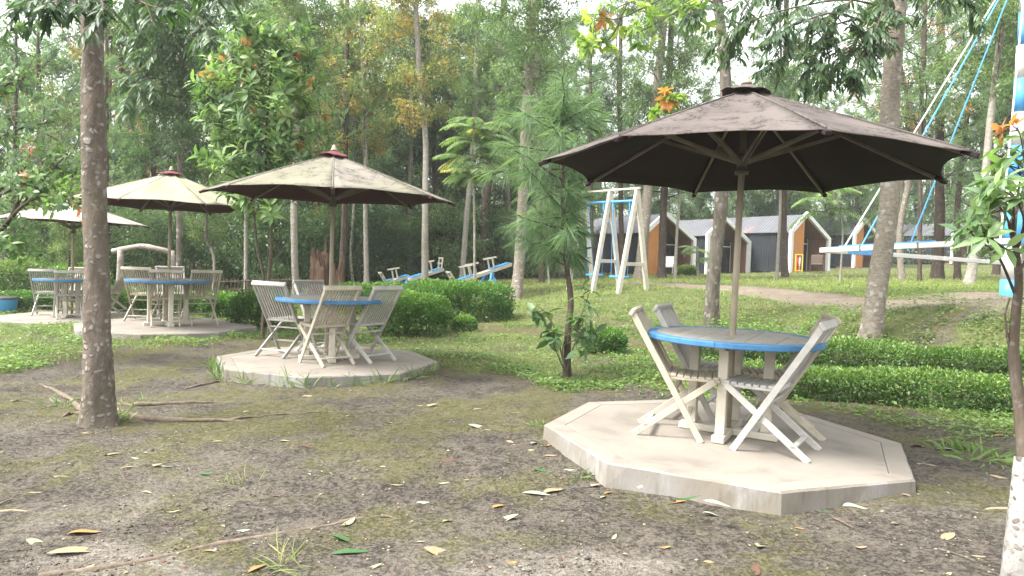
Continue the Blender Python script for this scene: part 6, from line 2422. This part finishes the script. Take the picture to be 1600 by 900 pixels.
MARKS = [(440, 878, 'the wispy grass tuft'), (330, 842, 'the long front root'), (560, 804, 'the tip of the long front root'), (100, 830, 'the pale sandy patch'), (154, 660, 'the lichen-spotted trunk'), (345, 656, 'the longest root of the spotted trunk'),
         (372, 752, 'the thin pale tuft'), (75, 605, 'the bent root left of the spotted trunk'), (510, 600, 'the weedy front of the mildewed umbrella slab'), (890, 592, 'the young pine stem'), (853, 675, 'the left corner of the biggest slab'), (946, 755, 'the near left corner of the biggest slab'),
         (1225, 800, 'the front corner of the biggest slab'), (1428, 765, 'the right corner of the biggest slab'), (1538, 725, 'the dense weedy tuft'), (1320, 820, 'the short twig'), (1500, 878, 'the thin straight twig'), (1590, 880, 'the whitewashed trunk'), (700, 719, 'the middle of the open dirt'), (760, 665, 'the mossy ground behind the open dirt'),
         (1090, 870, 'the bottom edge before the biggest slab'), (700, 870, 'the bottom edge in the middle'), (1080, 786, 'the front edge of the biggest slab'), (220, 725, 'the dirt before the spotted trunk'), (1390, 670, 'the far right edge of the biggest slab')]
SEEN = {}
rng = random.Random(12)
for i, (px, py, c, L, rz) in enumerate(LEAVES):
    z = 0.0
    for _ in range(3):
        g = G(px, py, z)
        z = tz(g[0], g[1])
    if np.hypot(g[0] - S1[0], g[1] - S1[1]) < 1.30:
        g = G(px, py, Z1)
        z = slabz(S1, TL1, g)
    mark = min(MARKS, key=lambda m: (m[0] - px) ** 2 + 4 * (m[1] - py) ** 2)[2]
    key = (c, mark)
    SEEN[key] = SEEN.get(key, 0) + 1
    size = 'big' if L >= .13 else 'small' if L < .08 else 'middling'
    o = obj('fallen_leaf', dead_mesh(c, i % 5), None, (g[0], g[1], z - .012 * L / .15 + .004), (rng.uniform(-.15, .15), rng.uniform(-.15, .15), R_(rz) + rng.uniform(-.2, .2)), (L * 1.15, L * rng.uniform(.95, 1.3), L * 1.2))
    tag(o, f'{size} {DESC[c]} fallen leaf by {mark}', 'leaf', 'fallen leaves on the ground')


def litter():
    """leaf crumbs and grit too small to pick apart"""
    rng = np.random.default_rng(202)
    x, y = scatter_ground(2800, 2.4, 12, rng)
    k = off_slabs(x, y)
    x, y = x[k], y[k]
    n = len(x)
    az = rng.uniform(0, 2 * PI, n)
    D = np.stack([np.cos(az), np.sin(az), rng.uniform(-.1, .2, n)], 1)
    N = np.stack([rng.normal(0, .3, n), rng.normal(0, .3, n), np.ones(n)], 1)
    L = rng.uniform(.006, .02, n) * np.where(rng.random(n) < .1, 1.8, 1)
    v, f = leaf_quads(np.stack([x, y, terrain(x, y) + .005], 1), D, N, L, L * rng.uniform(.3, .9, n))
    mats = [DEAD['tan'], DEAD['brown'], DEAD['pale'], DEAD['grey']]
    o = obj('leaf_litter', mesh_np('leaf_litter', v, f, mats, None, False, rng.choice(4, n, p=[.45, .4, .1, .05])))
    stuff(o, 'tiny leaf crumbs scattered over the bare dirt', 'litter')


litter()


def clods():
    """crumbs of soil and small stones on the trodden part"""
    rng = np.random.default_rng(303)
    x, y = scatter_ground(8000, 2.3, 10, rng)
    k = off_slabs(x, y) & (rng.random(len(x)) < (1 - grass_mask(x, y)) * smooth(.35, .6, noise2(x, y, .5, 71)))
    x, y = x[k], y[k]
    n = len(x)
    r = rng.uniform(.003, .009, n) * np.where(rng.random(n) < .06, 1.9, 1)
    oc = np.array([(1, 0, 0), (-1, 0, 0), (0, 1, 0), (0, -1, 0), (0, 0, 1), (0, 0, -.6)], float)
    v = np.stack([x, y, terrain(x, y) + .002], 1)[:, None] + oc[None] * r[:, None, None] * rng.uniform(.6, 1.3, (n, 6, 1)) * np.array([1.2, 1.2, .7])
    t8 = np.array([(0, 2, 4), (2, 1, 4), (1, 3, 4), (3, 0, 4), (2, 0, 5), (1, 2, 5), (3, 1, 5), (0, 3, 5)])
    f = ((np.arange(n) * 6)[:, None, None] + t8).reshape(-1, 3)
    o = obj('soil_crumbs', mesh_np('soil_crumbs', v.reshape(-1, 3), f, [MAT['crumb'], MAT['grit']], None, False, np.repeat((rng.random(n) < .22).astype(int), 8)))
    stuff(o, 'crumbs of dark soil and grit on the trodden dirt', 'soil')


MAT['crumb'] = m_dead('soil_crumb', (.075, .062, .052), (.045, .038, .032))
MAT['grit'] = m_dead('pale_grit', (.24, .215, .18), (.16, .145, .12))
clods()


def ground_root():
    px = [(60, 892), (180, 876), (250, 862), (330, 842), (420, 828), (500, 815), (560, 804), (600, 800)]
    pts = []
    for a, b in px:
        g = G(a, b, 0)
        pts.append((g[0], g[1], tz(g[0], g[1]) - .004))
    pts = np.array(pts)
    o = pts[3].copy()
    P = spline(pts - o, 30)
    rng = np.random.default_rng(9)
    mb = MB()
    mb.tube(P, np.linspace(.018, .008, 30) * (1 + rng.normal(0, .16, 30)), 9)
    t = mb.build('surface_root', MAT['root'], None, True, o)
    tag(t, 'long thin root snaking over the dirt near the front', 'root')
    fork = [G(596, 801, 0), G(610, 803, 0), G(620, 807, 0)]
    q = np.array([(g[0], g[1], tz(g[0], g[1]) + .004) for g in fork]) - o
    MB().tube(spline(q, 8), np.linspace(.010, .004, 8), 7).build('root_fork', MAT['root'], t, True)
    for (a, b), (c, d_), r, lab in (((1300, 812), (1332, 829), .006, 'short bare twig on the dirt before the biggest slab'), ((1465, 865), (1530, 888), .004, 'thin straight twig on the dirt before the sapling'), ((0, 785), (18, 778), .007, 'twig end on the pale sandy patch')):
        g1, g2 = G(a, b, 0), G(c, d_, 0)
        p1 = np.array([g1[0], g1[1], tz(g1[0], g1[1]) + r])
        p2 = np.array([g2[0], g2[1], tz(g2[0], g2[1]) + r])
        m = (p1 + p2) / 2 + (0, .01, .004)
        tw = MB().tube(spline(np.array([p1, m, p2]) - p1, 8), np.linspace(r, r * .5, 8), 7).build('twig', MAT['root'], None, True, p1)
        tag(tw, lab, 'twig', 'twigs on the dirt')


ground_root()


# ------------------------------------------------------------------ damp air between the trees
def haze():
    mb = MB().box((-110, -12, -2.0), (110, 104, 36))
    t = NT('damp_air')
    t.t.nodes.remove(t.b)
    v = t.n('VolumePrincipled')
    v.inputs['Color'].default_value = (.93, .97, .95, 1)
    v.inputs['Density'].default_value = HAZE
    v.inputs['Anisotropy'].default_value = .2
    t.link(v.outputs[0], t.out.inputs['Volume'])
    o = mb.build('haze', t.m)
    stuff(o)


HAZE = .0010
haze()
